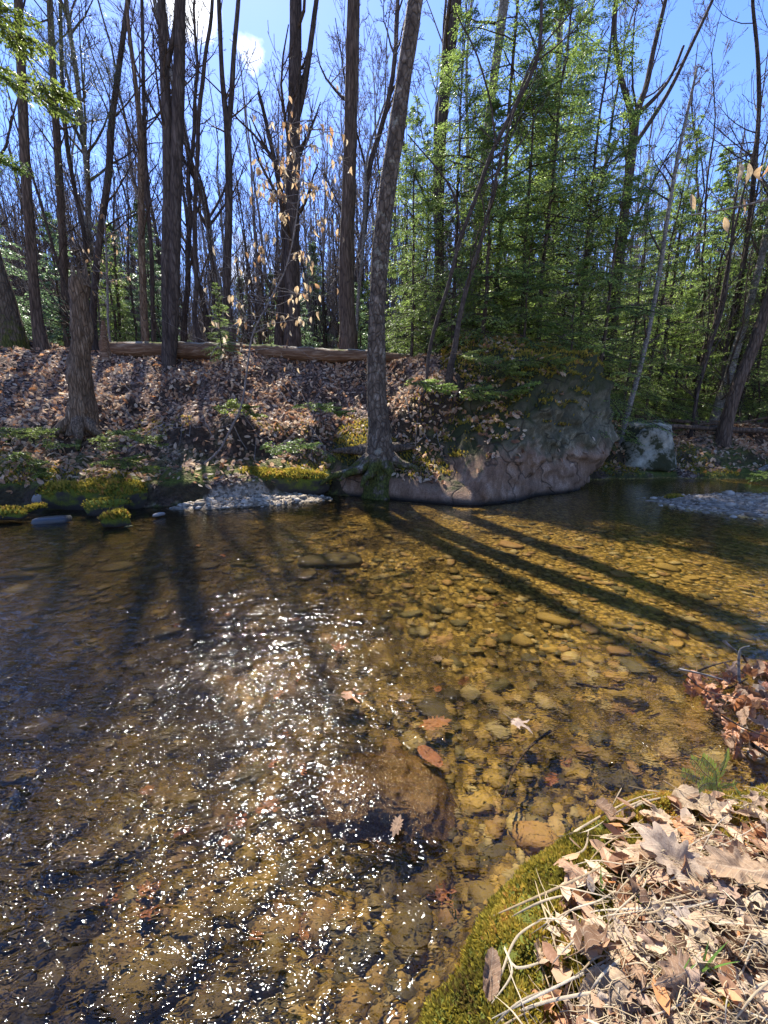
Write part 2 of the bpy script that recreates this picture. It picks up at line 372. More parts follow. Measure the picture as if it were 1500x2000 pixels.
M['grass'] = leafmat('green_grass', [(0.0, (0.09, 0.20, 0.03)), (1.0, (0.14, 0.26, 0.05))], 0.4, 0.45, attr=None)
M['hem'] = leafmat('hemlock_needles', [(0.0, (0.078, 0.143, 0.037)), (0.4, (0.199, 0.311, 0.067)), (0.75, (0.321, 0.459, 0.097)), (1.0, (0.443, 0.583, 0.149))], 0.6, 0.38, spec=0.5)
M['hem_lit'] = leafmat('hemlock_needles_sunlit', [(0.0, (0.12, 0.18, 0.03)), (0.5, (0.22, 0.30, 0.05)), (1.0, (0.36, 0.44, 0.10))], 0.6, 0.4, spec=0.5)  # yellower copy of the needles, sunlit look put into the colour
M['hem_blue'] = leafmat('hemlock_needles_shade', [(0.0, (0.082, 0.152, 0.079)), (0.5, (0.163, 0.274, 0.123)), (1.0, (0.299, 0.441, 0.211))], 0.5, 0.35, spec=0.5)  # bluish copy of the needles, shade put into the colour
M['pine'] = leafmat('pine_needles', [(0.0, (0.04, 0.06, 0.028)), (1.0, (0.09, 0.12, 0.05))], 0.3, 0.45)
M['moss'] = leafmat('moss', [(0.0, (0.131, 0.084, 0.027)), (0.25, (0.204, 0.193, 0.027)), (0.5, (0.424, 0.347, 0.045)), (0.75, (0.643, 0.475, 0.083)), (1.0, (0.643, 0.335, 0.105))], 0.5, 0.75, spec=0.1)

def stone_mat(name, stops, lich=0.0, rough=0.75, objr=True, darken=False):
    t = NT(name); v = t.pos()
    base = t.noise(v, 9, 6, 0.65); sp = t.noise(v, 90, 3, 0.7)
    r = t.objrand() if objr else t.attr('rnd')
    f = t.math('ADD', t.math('MULTIPLY', r, 0.7), t.math('MULTIPLY', base, 0.35))
    col = t.ramp(f, stops)
    col = t.mix(t.math('MULTIPLY', sp, 0.5), col, tuple(x * 0.5 for x in stops[0][1]))
    if darken: col = t.mix(t.algae(), col, (0.028, 0.020, 0.010))
    h = t.math('MULTIPLY_ADD', sp, 0.3, base)
    return t.pbr(col, rough, t.bump(h, 0.5, 0.01), 0.35)
OCH = [(0.12, (0.06, 0.045, 0.022)), (0.28, (0.15, 0.13, 0.06)), (0.42, (0.30, 0.21, 0.06)), (0.58, (0.42, 0.29, 0.08)), (0.72, (0.34, 0.20, 0.09)), (0.82, (0.48, 0.38, 0.17)), (0.95, (0.22, 0.20, 0.14))]
M['stone'] = stone_mat('bed_stone', OCH, darken=True)
M['stone_s'] = stone_mat('bed_pebbles', OCH, objr=False, darken=True)
M['stone_grey'] = stone_mat('dry_grey_stone', [(0.1, (0.10, 0.09, 0.08)), (0.5, (0.27, 0.25, 0.23)), (0.9, (0.45, 0.42, 0.40))], objr=True, rough=0.4)
M['stone_greys'] = stone_mat('wet_gravel', [(0.1, (0.08, 0.065, 0.05)), (0.4, (0.26, 0.205, 0.14)), (0.7, (0.45, 0.37, 0.27)), (0.9, (0.60, 0.52, 0.42))], objr=False, rough=0.8)
M['stone_dark'] = stone_mat('dark_wet_stone', [(0.1, (0.03, 0.03, 0.03)), (0.9, (0.09, 0.09, 0.09))], rough=0.35)

def boulder_mat(name, pale=1.0):
    t = NT(name); v = t.pos(); vz = t.pos((1, 1, 0.45))
    n = t.noise(v, 1.3, 8, 0.65); n2 = t.noise(vz, 4.5, 11, 0.72, 0.15); n3 = t.noise(v, 26, 8, 0.75)
    g = t.n('NewGeometry'); sp = t.n('SeparateXYZ'); t.l(g.outputs['Position'], sp.inputs[0]); sn = t.n('SeparateXYZ'); t.l(g.outputs['Normal'], sn.inputs[0])
    rock = t.ramp(n2, [(0.3, (0.095, 0.053, 0.030)), (0.5, (0.257, 0.156, 0.097)), (0.68, (0.459, 0.327, 0.230))])
    # lichen-grey upper part
    hz = t.math('ADD', sp.outputs['Z'], t.math('MULTIPLY', n, 1.6))
    lf = t.ramp(t.math('SUBTRACT', hz, 1.15), [(0.3, 0.0), (0.62, 1.0)])
    lich = t.ramp(n2, [(0.38, (0.047, 0.046, 0.024)), (0.52, (0.135, 0.124, 0.078)), (0.66, (0.365, 0.338, 0.236))])
    col = t.mix(lf, rock, lich)
    # dark moss toward top
    mf = t.ramp(t.math('ADD', t.math('MULTIPLY', t.math('ADD', t.math('ADD', sp.outputs['Z'], t.math('MULTIPLY', sp.outputs['X'], -0.22)), t.math('MULTIPLY', sn.outputs['Z'], 1.2)), 0.24), t.math('MULTIPLY', n2, 0.9)), [(0.64, 0.0), (0.78, 1.0)])
    col = t.mix(mf, col, t.ramp(n3, [(0.3, (0.018, 0.020, 0.006)), (0.7, (0.06, 0.065, 0.016))]))
    wet = t.ramp(t.math('ADD', sp.outputs['Z'], t.math('MULTIPLY', n3, 0.06)), [(0.05, 1.0), (0.13, 0.0)])
    col = t.mix(wet, col, (0.03, 0.022, 0.016))
    mp_ = t.n('Mapping'); t.l(v, mp_.inputs[0]); mp_.inputs['Rotation'].default_value = (0.4, 0.3, 0.2)
    dn = t.n('TexNoise'); t.l(v, dn.inputs['Vector']); dn.inputs['Scale'].default_value = 2.0; va = t.n('VectorMath', operation='MULTIPLY_ADD'); t.l(dn.outputs['Color'], va.inputs[0]); va.inputs[1].default_value = (.9, .9, .9); t.l(mp_.outputs[0], va.inputs[2])
    ck = t.ramp(t.vor(va.outputs[0], 0.9, 'DISTANCE_TO_EDGE').outputs['Distance'], [(0.0, 0.0), (0.022, 1.0)])
    col = t.mix(t.math('MULTIPLY', t.math('SUBTRACT', 1.0, ck), 0.7), col, (0.02, 0.015, 0.012))
    spk = t.noise(v, 60, 4, 0.75); col = t.mix(t.ramp(spk, [(0.45, 0.0), (0.62, 0.55)]), col, (0.04, 0.035, 0.025))
    h = t.math('ADD', t.math('MULTIPLY', n2, 0.8), t.math('MULTIPLY', n3, 0.5)); h = t.math('ADD', h, t.math('MULTIPLY', ck, 0.5)); h = t.math('ADD', h, t.math('MULTIPLY', spk, 0.25))
    return t.pbr(col, 0.88, t.bump(h, 0.8, 0.06), 0.2)
M['boulder'] = boulder_mat('boulder_rock')
def lichen_mat():
    t = NT('pale_lichen_rock'); v = t.pos(); n = t.noise(v, 2.6, 7, 0.65); n2 = t.noise(v, 12, 6, 0.7)
    col = t.ramp(n, [(0.46, (0.045, 0.045, 0.02)), (0.505, (0.20, 0.19, 0.14)), (0.65, (0.42, 0.40, 0.31))])
    return t.pbr(col, 0.9, t.bump(n2, 0.7, 0.04), 0.2)
M['lichen'] = lichen_mat()
def moss_rock():
    t = NT('moss_covered_rock'); v = t.pos(); n = t.noise(v, 5, 7, 0.65); n2 = t.noise(v, 45, 6, 0.8)
    g = t.n('NewGeometry'); sn = t.n('SeparateXYZ'); t.l(g.outputs['Normal'], sn.inputs[0])
    f = t.ramp(t.math('ADD', t.math('MULTIPLY', sn.outputs['Z'], 0.5), n), [(0.45, 0.0), (0.62, 1.0)])
    col = t.mix(f, (0.06, 0.05, 0.04), t.ramp(n2, [(0.3, (0.06, 0.075, 0.012)), (0.7, (0.20, 0.21, 0.03))]))
    return t.pbr(col, 0.95, t.bump(n2, 0.9, 0.03), 0.1)
M['moss_rock'] = moss_rock()

def ground_mat():
    t = NT('ground'); v = t.pos(); g = t.n('NewGeometry'); sp = t.n('SeparateXYZ'); t.l(g.outputs['Position'], sp.inputs[0])
    n = t.noise(v, 1.7, 6, 0.6); n2 = t.noise(v, 14, 6, 0.7); vo = t.vor(v, 22); cell = t.n('SeparateColor'); t.l(vo.outputs['Color'], cell.inputs[0])
    litter = t.ramp(cell.outputs[0], [(0.0, (0.06, 0.032, 0.02)), (0.4, (0.15, 0.085, 0.055)), (0.7, (0.26, 0.17, 0.12)), (1.0, (0.34, 0.26, 0.20))])
    soil = t.ramp(n2, [(0.3, (0.018, 0.012, 0.008)), (0.7, (0.06, 0.04, 0.026))])
    moss = t.ramp(n2, [(0.3, (0.035, 0.045, 0.010)), (0.7, (0.13, 0.14, 0.025))])
    land = t.mix(t.ramp(n2, [(0.42, 0.0), (0.52, 1.0)]), soil, litter)
    land = t.mix(t.math('MULTIPLY', t.attr('moss'), t.ramp(n, [(0.4, 0.0), (0.5, 1.0)])), land, moss)
    land = t.mix(t.attr('soil'), land, soil)
    vb = t.vor(v, 26); cb = t.n('SeparateColor'); t.l(vb.outputs['Color'], cb.inputs[0])
    bed = t.ramp(t.math('ADD', t.math('MULTIPLY', cb.outputs[1], 0.6), t.math('MULTIPLY', n2, 0.4)), [(0.2, (0.12, 0.085, 0.025)), (0.5, (0.28, 0.19, 0.05)), (0.8, (0.42, 0.30, 0.095))])
    bed = t.mix(t.ramp(vb.outputs['Distance'], [(0.35, 0.0), (0.7, 0.75)]), bed, (0.045, 0.032, 0.014))
    bed = t.mix(t.algae(), bed, (0.024, 0.017, 0.008))
    gravel = t.ramp(cb.outputs[0], [(0.0, (0.11, 0.085, 0.06)), (1.0, (0.38, 0.31, 0.23))])
    z = sp.outputs['Z']
    col = t.mix(t.ramp(t.math('ADD', z, 0.5), [(0.495, 0.0), (0.53, 1.0)]), bed, t.mix(t.attr('bar'), land, gravel))
    hb = t.math('MULTIPLY', t.math('SUBTRACT', 1.0, vb.outputs['Distance']), 1.0)
    return t.pbr(col, 0.9, t.bump(t.math('ADD', hb, n2), 0.7, 0.03), 0.15)
M['ground'] = ground_mat()

def water_mat():
    t = NT('water'); v = t.pos()
    g = t.n('NewGeometry'); sp = t.n('SeparateXYZ'); t.l(g.outputs['Position'], sp.inputs[0])
    rif = t.attr('rif')
    # flow runs toward the lower left: stretch the ripples along it
    mp = t.n('Mapping'); t.l(g.outputs['Position'], mp.inputs[0]); mp.inputs['Rotation'].default_value = (0, 0, rad(-25)); mp.inputs['Scale'].default_value = (1.0, 1.9, 1)
    a = t.noise(mp.outputs[0], 7.5, 2, 0.5, 1.3); b = t.noise(mp.outputs[0], 34.0, 1, 0.5, 0.8); c = t.noise(v, 3.0, 3, 0.5, 0.4)
    h = t.math('ADD', t.math('MULTIPLY', a, 0.025), t.math('MULTIPLY', b, t.ramp(t.math('MULTIPLY', sp.outputs['Y'], 0.2), [(0.30, 0.0085), (0.62, 0.0022)])))
    h = t.math('MULTIPLY', h, t.math('ADD', t.math('MULTIPLY', rif, 1.0), 0.02))
    calm = t.math('MULTIPLY', t.noise(t.pos((1.0, 2.6, 1)), 7.0, 3, 0.5, 0.5), 0.0022)
    h = t.math('ADD', h, calm)
    bp = t.n('Bump'); t.l(h, bp.inputs['Height']); bp.inputs['Strength'].default_value = 1.0; bp.inputs['Distance'].default_value = 1.25
    fr = t.n('Fresnel'); fr.inputs['IOR'].default_value = 1.36; t.l(bp.outputs[0], fr.inputs['Normal'])
    gl = t.n('BsdfGlossy'); gl.inputs['Roughness'].default_value = 0.015; t.l(bp.outputs[0], gl.inputs['Normal']); gl.inputs['Color'].default_value = (1, 1, 1, 1)
    rf = t.n('BsdfRefraction'); rf.inputs['IOR'].default_value = 1.33; rf.inputs['Roughness'].default_value = 0.0; t.l(bp.outputs[0], rf.inputs['Normal']); rf.inputs['Color'].default_value = (0.96, 0.88, 0.70, 1)
    tr = t.n('BsdfTransparent'); tr.inputs[0].default_value = (0.96, 0.90, 0.72, 1)
    m0 = t.n('MixShader'); m0.inputs[0].default_value = 1.0; t.l(tr.outputs[0], m0.inputs[1]); t.l(rf.outputs[0], m0.inputs[2])
    m1 = t.n('MixShader'); t.l(t.math('MULTIPLY', fr.outputs[0], 1.0, clamp=True), m1.inputs[0]); t.l(m0.outputs[0], m1.inputs[1])
    g2 = t.n('BsdfGlossy'); g2.inputs['Roughness'].default_value = 0.065; t.l(bp.outputs[0], g2.inputs['Normal']); g2.inputs['Color'].default_value = (1, 1, 1, 1)
    mg = t.n('MixShader'); mg.inputs[0].default_value = 0.34; t.l(gl.outputs[0], mg.inputs[1]); t.l(g2.outputs[0], mg.inputs[2]); t.l(mg.outputs[0], m1.inputs[2])
    t.l(m1.outputs[0], t.out.inputs['Surface']); return t.m
M['water'] = water_mat()
# @@STRUCTURE
# ------------------------------------------------------------------ ground and water
def axis(segs):
    out = [segs[0][0]]
    for a, b, st in segs:
        n = max(1, int(round((b - a) / st))); out += list(np.linspace(a, b, n + 1)[1:])
    return np.array(out)
gx = axis([(-150, -60, 10), (-60, -25, 2.0), (-25, -10, 0.4), (-10, -6, 0.1), (-6, 6, 0.06), (6, 10, 0.1), (10, 25, 0.4), (25, 60, 2.0), (60, 150, 10)])
gy = axis([(-60, -8, 4), (-8, -1, 0.5), (-1, 0.3, 0.1), (0.3, 2.2, 0.025), (2.2, 12, 0.055), (12, 16, 0.15), (16, 30, 0.4), (30, 60, 2), (60, 300, 12)])
GX, GY = np.meshgrid(gx, gy, indexing='xy')
GZ = H(GX, GY)
def grid_faces(nx, ny):
    i = np.arange(ny - 1)[:, None] * nx + np.arange(nx - 1)[None]
    return np.stack([i, i + 1, i + nx + 1, i + nx], -1).reshape(-1, 4)
dd = GY - shore(GX)
a_, b_ = bar(GX, GY)
nd_ = near_d(GX, GY)
mossA = np.clip(sstep(1.9, 0.2, dd) * (dd > -0.5) + (nd_ > -0.05), 0, 1)
barA = np.clip((np.maximum(a_, b_) > -0.12) * (dd < 0.15) * (GY > 3) * 1.0, 0, 1)
gyd, gxd = np.gradient(GZ, gy, gx)
soilA = sstep(0.9, 1.6, np.hypot(gxd, gyd)) * (dd > 0) * (dd < 4) * 0.9
V = np.stack([GX, GY, GZ], -1).reshape(-1, 3)
tag(obj('ground', mesh_np('ground', V, grid_faces(len(gx), len(gy)), M['ground'], True, {'moss': mossA.ravel(), 'bar': barA.ravel(), 'soil': soilA.ravel()})), 'brown leaf covered stream bank running down to a pebbly stream bed', kind='structure')

wx = axis([(-60, -14, 2), (-14, -5, 0.1), (-5, 4, 0.035), (4, 12, 0.1), (12, 60, 2)])
wy = axis([(-12, -1, 0.5), (-1, 0.3, 0.06), (0.3, 3.5, 0.022), (3.5, 10.5, 0.06)])
WX, WY = np.meshgrid(wx, wy, indexing='xy')
def riffle(X, Y):
    r = sstep(1.0, -1.0, X - 0.25 * (Y - 1.5) + 0.35 * fbm(X * 0.8, Y * 0.8, seed=21)) * (0.24 + 0.76 * sstep(3.3, 1.2, Y)) * sstep(5.6, 4.2, Y)
    r2 = np.exp(-(((X - 1.35) / 0.75) ** 2 + ((Y - 1.5) / 0.38) ** 2)) * 0.8
    return np.clip(r * (0.75 + 0.5 * fbm(X * 1.5, Y * 1.5, seed=22)) + r2 + 0.06, 0, 1.2)
RIF = riffle(WX, WY)
c_, s_ = math.cos(rad(-25)), math.sin(rad(-25))
U = (WX * c_ - WY * s_); Vv = (WX * s_ + WY * c_)
WZ = RIF * (0.014 * fbm(U * 3.2, Vv * 6, seed=31, oct=3) + 0.0055 * fbm(U * 11, Vv * 20, seed=33, oct=2)) + 0.0012 * fbm(WX * 4, WY * 9, seed=35, oct=2)
# a swell of water where it slides over the big submerged rock
WZ += 0.022 * np.exp(-(((WX + 0.02) / 0.22) ** 2 + ((WY - 1.14) / 0.13) ** 2)) - 0.02 * np.exp(-(((WX + 0.02) / 0.2) ** 2 + ((WY - 0.98) / 0.06) ** 2))
Vw = np.stack([WX, WY, WZ], -1).reshape(-1, 3)
WATER = tag(obj('water', mesh_np('water', Vw, grid_faces(len(wx), len(wy)), M['water'], True, {'rif': RIF.ravel()})), 'clear shallow amber stream water with sun glints and ripples', kind='structure')

WATER.cycles.is_caustics_caster = True
# ------------------------------------------------------------------ boulders
def poly_rock(C, planes, sub=6, p=9, amp=0.06, seed=0, scale=1.0, amp2=0.02, ridg=0.8):
    C = np.array(C, float); D, Fc = ICO[sub]
    acc = 0
    for n, P in planes:
        n = np.array(n, float); n /= np.linalg.norm(n); h = float(n @ (np.array(P, float) - C))
        acc = acc + (np.maximum(D @ n, 0) / max(h, 0.05)) ** p
    r = acc ** (-1 / p)
    V = D * r[:, None]
    Pw = V + C
    n = fbm(Pw[:, 0] * 1.4 * scale, Pw[:, 1] * 1.4 * scale, Pw[:, 2] * 1.4 * scale, seed, 4) * amp + fbm(Pw[:, 0] * 7 * scale, Pw[:, 1] * 7 * scale, Pw[:, 2] * 7 * scale, seed + 9, 4, 0.6) * amp2
    # chipped layering
    n += np.abs(fbm(Pw[:, 0] * 2.2 * scale, Pw[:, 1] * 2.2 * scale, Pw[:, 2] * 4 * scale, seed + 20, 3)) * amp * ridg
    return V * (1 + n / np.maximum(r, 0.2))[:, None], Fc, Pw
boC = (2.6, 8.3, 1.15)
bo_planes = [((.52, -.83, .10), (2.4, 6.67, .1)), ((-.62, -.55, .65), (1.38, 6.02, 0)), ((.60, -.28, -.75), (3.55, 7.35, 0)), ((.95, -.1, .22), (4.95, 8.0, 1.4)),
             ((0.0, -.45, .89), (2.5, 7.35, 2.12)), ((.62, -.1, .78), (4.45, 8.2, 2.35)), ((0, 1, .1), (2.6, 10.4, 1)), ((-1, 0.1, .4), (.6, 8.6, 1)), ((0, 0, -1), (0, 0, -.5)), ((.2, .3, .9), (3, 9, 2.95))]
V1, F1, Pw1 = poly_rock(boC, bo_planes, 6, 14, 0.20, 3, 1, 0.085, 1.3)
V2, F2, Pw2 = poly_rock((.35, 7.5, .1), [((-.40, -.90, .12), (.2, 6.58, 0)), ((.0, -.42, .90), (-.1, 6.95, .56)), ((-.9, -.2, .35), (-1.15, 7.2, .0)), ((1, 0, 0), (1.9, 7, 0)), ((0, 1, 0), (0, 9, 0)), ((0, 0, -1), (0, 0, -.5)), ((.5, -.8, .1), (1.5, 6.05, 0))], 5, 12, 0.07, 41, 1.3, 0.02)
V2 = V2 + np.array([.35, 7.5, .1]) - np.array(boC)
Vb, Fb, _ = merge([(V1, [F1]), (V2, [F2])])
big = tag(obj('boulder', mesh_np('boulder', Vb, Fb, M['boulder'])), 'huge undercut boulder jutting into the stream, mossy on top with pinkish brown face', 'boulder')
big.location = boC; big.scale = (1, 1, 1.07)
V3, F3, _ = poly_rock((0, 0, 0), [((-.2, -.95, .2), (0, -.5, 0)), ((.7, -.6, .3), (.5, -.3, 0)), ((-.9, -.2, .2), (-.75, 0, 0)), ((.9, .1, -.1), (.75, 0, .1)), ((0, -.2, 1), (0, 0, .52)), ((-.6, -.1, .75), (-.5, 0, .4)), ((0, 1, 0), (0, .7, 0)), ((0, 0, -1), (0, 0, -.6))], 5, 11, 0.07, 55, 1.6, 0.03)
q = at(1268, 870, 9.9)
b2 = tag(obj('boulder', mesh_np('lichen_boulder', V3, F3, M['lichen'])), 'smaller pale lichen covered boulder on the far bank behind the big one', 'boulder')
b2.location = (q[0], 9.9, q[2]); b2.scale = (.85, .85, 1.0)
# @@OBJECTS
# ------------------------------------------------------------------ leaves and litter
def rotm(yaw, pitch, roll):
    cy, sy, cp, sp, cr, sr = np.cos(yaw), np.sin(yaw), np.cos(pitch), np.sin(pitch), np.cos(roll), np.sin(roll)
    R = np.empty((len(yaw), 3, 3))
    R[:, 0, 0] = cy * cp; R[:, 0, 1] = cy * sp * sr - sy * cr; R[:, 0, 2] = cy * sp * cr + sy * sr
    R[:, 1, 0] = sy * cp; R[:, 1, 1] = sy * sp * sr + cy * cr; R[:, 1, 2] = sy * sp * cr - cy * sr
    R[:, 2, 0] = -sp; R[:, 2, 1] = cp * sr; R[:, 2, 2] = cp * cr
    return R
def scatter(TV, TF, pos, R, sc):
    """many copies of a small template -> V, F"""
    n, k = len(pos), len(TV)
    sc = np.asarray(sc)
    if sc.ndim == 1: sc = sc[:, None]
    P = TV[None] * sc[:, None, :] if sc.shape[1] == 3 else TV[None] * sc[:, None]
    V = np.einsum('nij,nkj->nki', R, P) + pos[:, None, :]
    Fc = (TF[None] + (np.arange(n) * k)[:, None, None]).reshape(-1, TF.shape[1])
    return V.reshape(-1, 3), Fc
LEAF_V = np.array([[-.5, 0, .02], [-.2, -.26, .14], [.22, -.24, .12], [.55, 0, .10], [.22, .24, .15], [-.2, .26, .10], [0, 0, 0]], float)
LEAF_F = np.array([[0, 1, 6], [1, 2, 6], [2, 3, 6], [3, 4, 6], [4, 5, 6], [5, 0, 6]])
def leaf_scatter(name, X, Y, size, seed, mat, zoff=0.015, tilt=0.35, label=None):
    r = np.random.default_rng(seed); n = len(X)
    Z = H(X, Y)
    e = 0.06; gx_ = (H(X + e, Y) - Z) / e; gy_ = (H(X, Y + e) - Z) / e
    R = rotm(r.uniform(0, 6.283, n), r.normal(0, tilt, n), r.normal(0, tilt, n))
    nn = norm(np.stack([-gx_, -gy_, np.ones(n)], -1))
    # tilt with the slope
    ax = np.cross(np.array([0, 0, 1.0]), nn); s = np.linalg.norm(ax, axis=1); c = nn[:, 2]; ax = ax / np.maximum(s, 1e-6)[:, None]
    K = np.zeros((n, 3, 3)); K[:, 0, 1] = -ax[:, 2]; K[:, 0, 2] = ax[:, 1]; K[:, 1, 0] = ax[:, 2]; K[:, 1, 2] = -ax[:, 0]; K[:, 2, 0] = -ax[:, 1]; K[:, 2, 1] = ax[:, 0]
    A = np.eye(3)[None] + s[:, None, None] * K + (1 - c)[:, None, None] * (K @ K)
    R = A @ R
    sz = size * r.uniform(0.6, 1.35, n); sc = np.stack([sz, sz * r.uniform(.7, 1.2, n), sz * r.uniform(-.6, 1.8, n)], -1)
    pos = np.stack([X, Y, Z], -1) + nn * (zoff + r.uniform(0, .03, n))[:, None]
    V, Fc = scatter(LEAF_V, LEAF_F, pos, R, sc)
    rnd = np.repeat(np.clip(r.beta(1.6, 1.4, n), 0, 1), len(LEAF_V))
    o = obj(name, mesh_np(name, V, Fc, mat, False, {'rnd': rnd}))
    return tag(o, label, kind='stuff')
r = np.random.default_rng(5)
n = 80000; X = r.uniform(-14, 13, n); Y = r.uniform(5.4, 14.5, n); d = Y - shore(X)
dens = 0.35 + 0.65 * sstep(-0.25, 0.15, fbm(X * 1.1, Y * 1.1, seed=61)); dens = dens * np.where(d < 0.7, 0.55, 1) * np.where(d > 5.6, 0.3, 1)
Z = H(X, Y); k = (d > 0.12) & (Z > 0.06) & (r.uniform(size=n) < dens) & ~((X > 1.4) & (X < 5.0) & (Y < 9.6) & (Y > 6.5)) & (np.abs(X) < Y * 1.15)
leaf_scatter('leaf_litter', X[k], Y[k], 0.10, 6, M['litter'], tilt=.6, label='pinkish brown dead leaves covering the far bank')
n = 9000; X = r.uniform(-22, 24, n); Y = r.uniform(14, 30, n)
leaf_scatter('leaf_litter', X, Y, 0.2, 7, M['litter'], label='dead leaves on the forest floor behind the bank')
# litter lying on the boulder tops
def on_mesh(V, Fc, n, seed, cond):
    r = np.random.default_rng(seed)
    T = V[Fc]; N = np.cross(T[:, 1] - T[:, 0], T[:, 2] - T[:, 0]); A = np.linalg.norm(N, axis=1); N = N / np.maximum(A, 1e-9)[:, None]
    c = T.mean(1); w = A * cond(c, N); w = w / w.sum()
    i = r.choice(len(Fc), n, p=w); a, b = r.uniform(size=(2, n)); m = a + b > 1; a[m] = 1 - a[m]; b[m] = 1 - b[m]
    P = T[i, 0] + (T[i, 1] - T[i, 0]) * a[:, None] + (T[i, 2] - T[i, 0]) * b[:, None]
    return P, N[i]
def align(nn, R):
    n = len(nn); ax = np.cross(np.array([0, 0, 1.0]), nn); s = np.linalg.norm(ax, axis=1); c = nn[:, 2]; ax = ax / np.maximum(s, 1e-6)[:, None]
    K = np.zeros((n, 3, 3)); K[:, 0, 1] = -ax[:, 2]; K[:, 0, 2] = ax[:, 1]; K[:, 1, 0] = ax[:, 2]; K[:, 1, 2] = -ax[:, 0]; K[:, 2, 0] = -ax[:, 1]; K[:, 2, 1] = ax[:, 0]
    return (np.eye(3)[None] + s[:, None, None] * K + (1 - c)[:, None, None] * (K @ K)) @ R
VB = np.asarray(Vb) * [1, 1, 1.07] + np.array(boC); FB = np.asarray(Fb[0])
P, N = on_mesh(VB, FB, 2600, 8, lambda c, N: (N[:, 2] > 0.62) * sstep(-.1, .2, fbm(c[:, 0] * 1.5, c[:, 1] * 1.5, seed=71)) * (c[:, 2] > .3) + 1e-9)
nn_ = len(P); R = align(N, rotm(r.uniform(0, 6.28, nn_), r.normal(0, .4, nn_), r.normal(0, .4, nn_)))
sz = 0.10 * r.uniform(.6, 1.3, nn_)
V, Fc = scatter(LEAF_V, LEAF_F, P + N * .02, R, sz)
tag(obj('leaf_litter', mesh_np('leaf_litter_boulder', V, Fc, M['litter'], False, {'rnd': np.repeat(r.uniform(size=nn_), 7)})), 'dead leaves lying on top of the big boulder', kind='stuff')

# moss: little upright star tufts
def moss_tuft(seed, k=7):
    r = np.random.default_rng(seed); V = []; Fc = []
    for i in range(k):
        a = r.uniform(0, 6.28); t = r.uniform(.1, .9); L = r.uniform(.6, 1.1)
        d = np.array([math.cos(a) * math.sin(t), math.sin(a) * math.sin(t), math.cos(t)]); s = np.array([-math.sin(a), math.cos(a), 0]) * .13
        b = len(V); V += [d * .05 - s * .6, d * .05 + s * .6, d * L * .6 + s, d * L, d * L * .6 - s]; Fc += [[b, b + 1, b + 2], [b, b + 2, b + 4], [b + 4, b + 2, b + 3]]
    return np.array(V), np.array(Fc)
MT = moss_tuft(3, 4); MT2 = moss_tuft(4, 6)
def moss_on(name, P, N, size, seed, label=None, parent=None, T=MT, off=None):
    r = np.random.default_rng(seed); n = len(P)
    R = align(norm(N + np.array([0, 0, .6])), rotm(r.uniform(0, 6.28, n), r.normal(0, .3, n), r.normal(0, .3, n)))
    V, Fc = scatter(T[0], T[1], P + N * (size * .4 * fbm(P[:, 0] * 22, P[:, 1] * 22, 0, 83))[:, None], R, size * r.uniform(.6, 1.5, n))
    size = size * (1 + .5 * fbm(P[:, 0] * 14, P[:, 1] * 14, P[:, 2] * 14, 82))
    rn = np.clip(0.5 + 0.75 * fbm(P[:, 0] * 7, P[:, 1] * 7, P[:, 2] * 7, 81) + r.normal(0, .16, n), 0, 1)
    if off is not None: V = V - np.array(off)
    me = mesh_np(name, V, Fc, M['moss'], False, {'rnd': np.repeat(rn, len(T[0]))})
    return tag(obj(name, me, parent), label, kind='stuff')
P, N = on_mesh(VB, FB, 17000, 9, lambda c, N: ((N[:, 2] * .9 + (c[:, 2] - 1.0) * .42 + .5 * fbm(c[:, 0] * 1.6, c[:, 1] * 1.6, c[:, 2] * 1.6, 72) - .10 * (c[:, 0] - 2.2)) > .74) * (c[:, 2] > .35) + 1e-9)
moss_on('moss', P, N, 0.05, 10, 'green moss hanging over the edge of the big boulder', big, off=boC).scale = (1, 1, 1 / 1.07)
# moss on the far bank's ledges
n = 26000; X = r.uniform(-9, 9, n); d = r.uniform(-.05, 2.2, n); Y = shore(X) + d; 
k = (fbm(X * 1.3, Y * 1.6, seed=62) > (0.02 + 0.16 * d)) & (H(X, Y) > .05) & (bar(X, Y)[0] < -.1) & (bar(X, Y)[1] < -.1)
X, Y = X[k], Y[k]; Z = H(X, Y); e = .05; N = norm(np.stack([-(H(X + e, Y) - Z) / e, -(H(X, Y + e) - Z) / e, np.ones(len(X))], -1))
moss_on('moss', np.stack([X, Y, Z], -1), N, 0.045, 12, 'yellow green moss patches along the far bank')

# ------------------------------------------------------------------ rocks
def pebble(seed, sub=2, flat=.55):
    D, Fc = ICO[sub]; r = np.random.default_rng(seed)
    acc = 0
    for i in range(9):
        n = norm(r.normal(size=3)); acc = acc + (np.maximum(D @ n, 0) / r.uniform(.75, 1.1)) ** 6
    acc = acc + (np.abs(D @ np.array([1., 0, 0])) / 1.0) ** 6 + (np.abs(D @ np.array([0, 1., 0])) / .85) ** 6 + (np.abs(D @ np.array([0, 0, 1.])) / .8) ** 6
    V = D * (acc ** (-1 / 6))[:, None]
    V *= (1 + .10 * fbm(V[:, 0] * 2.5 + seed, V[:, 1] * 2.5, V[:, 2] * 2.5, seed, 3))[:, None]
    return V * np.array([1, .75, flat]), Fc
STONES = [mesh_np('stone_%d' % i, *pebble(100 + i, 3, .35 + .05 * (i % 6)), M['stone'], True) for i in range(10)]
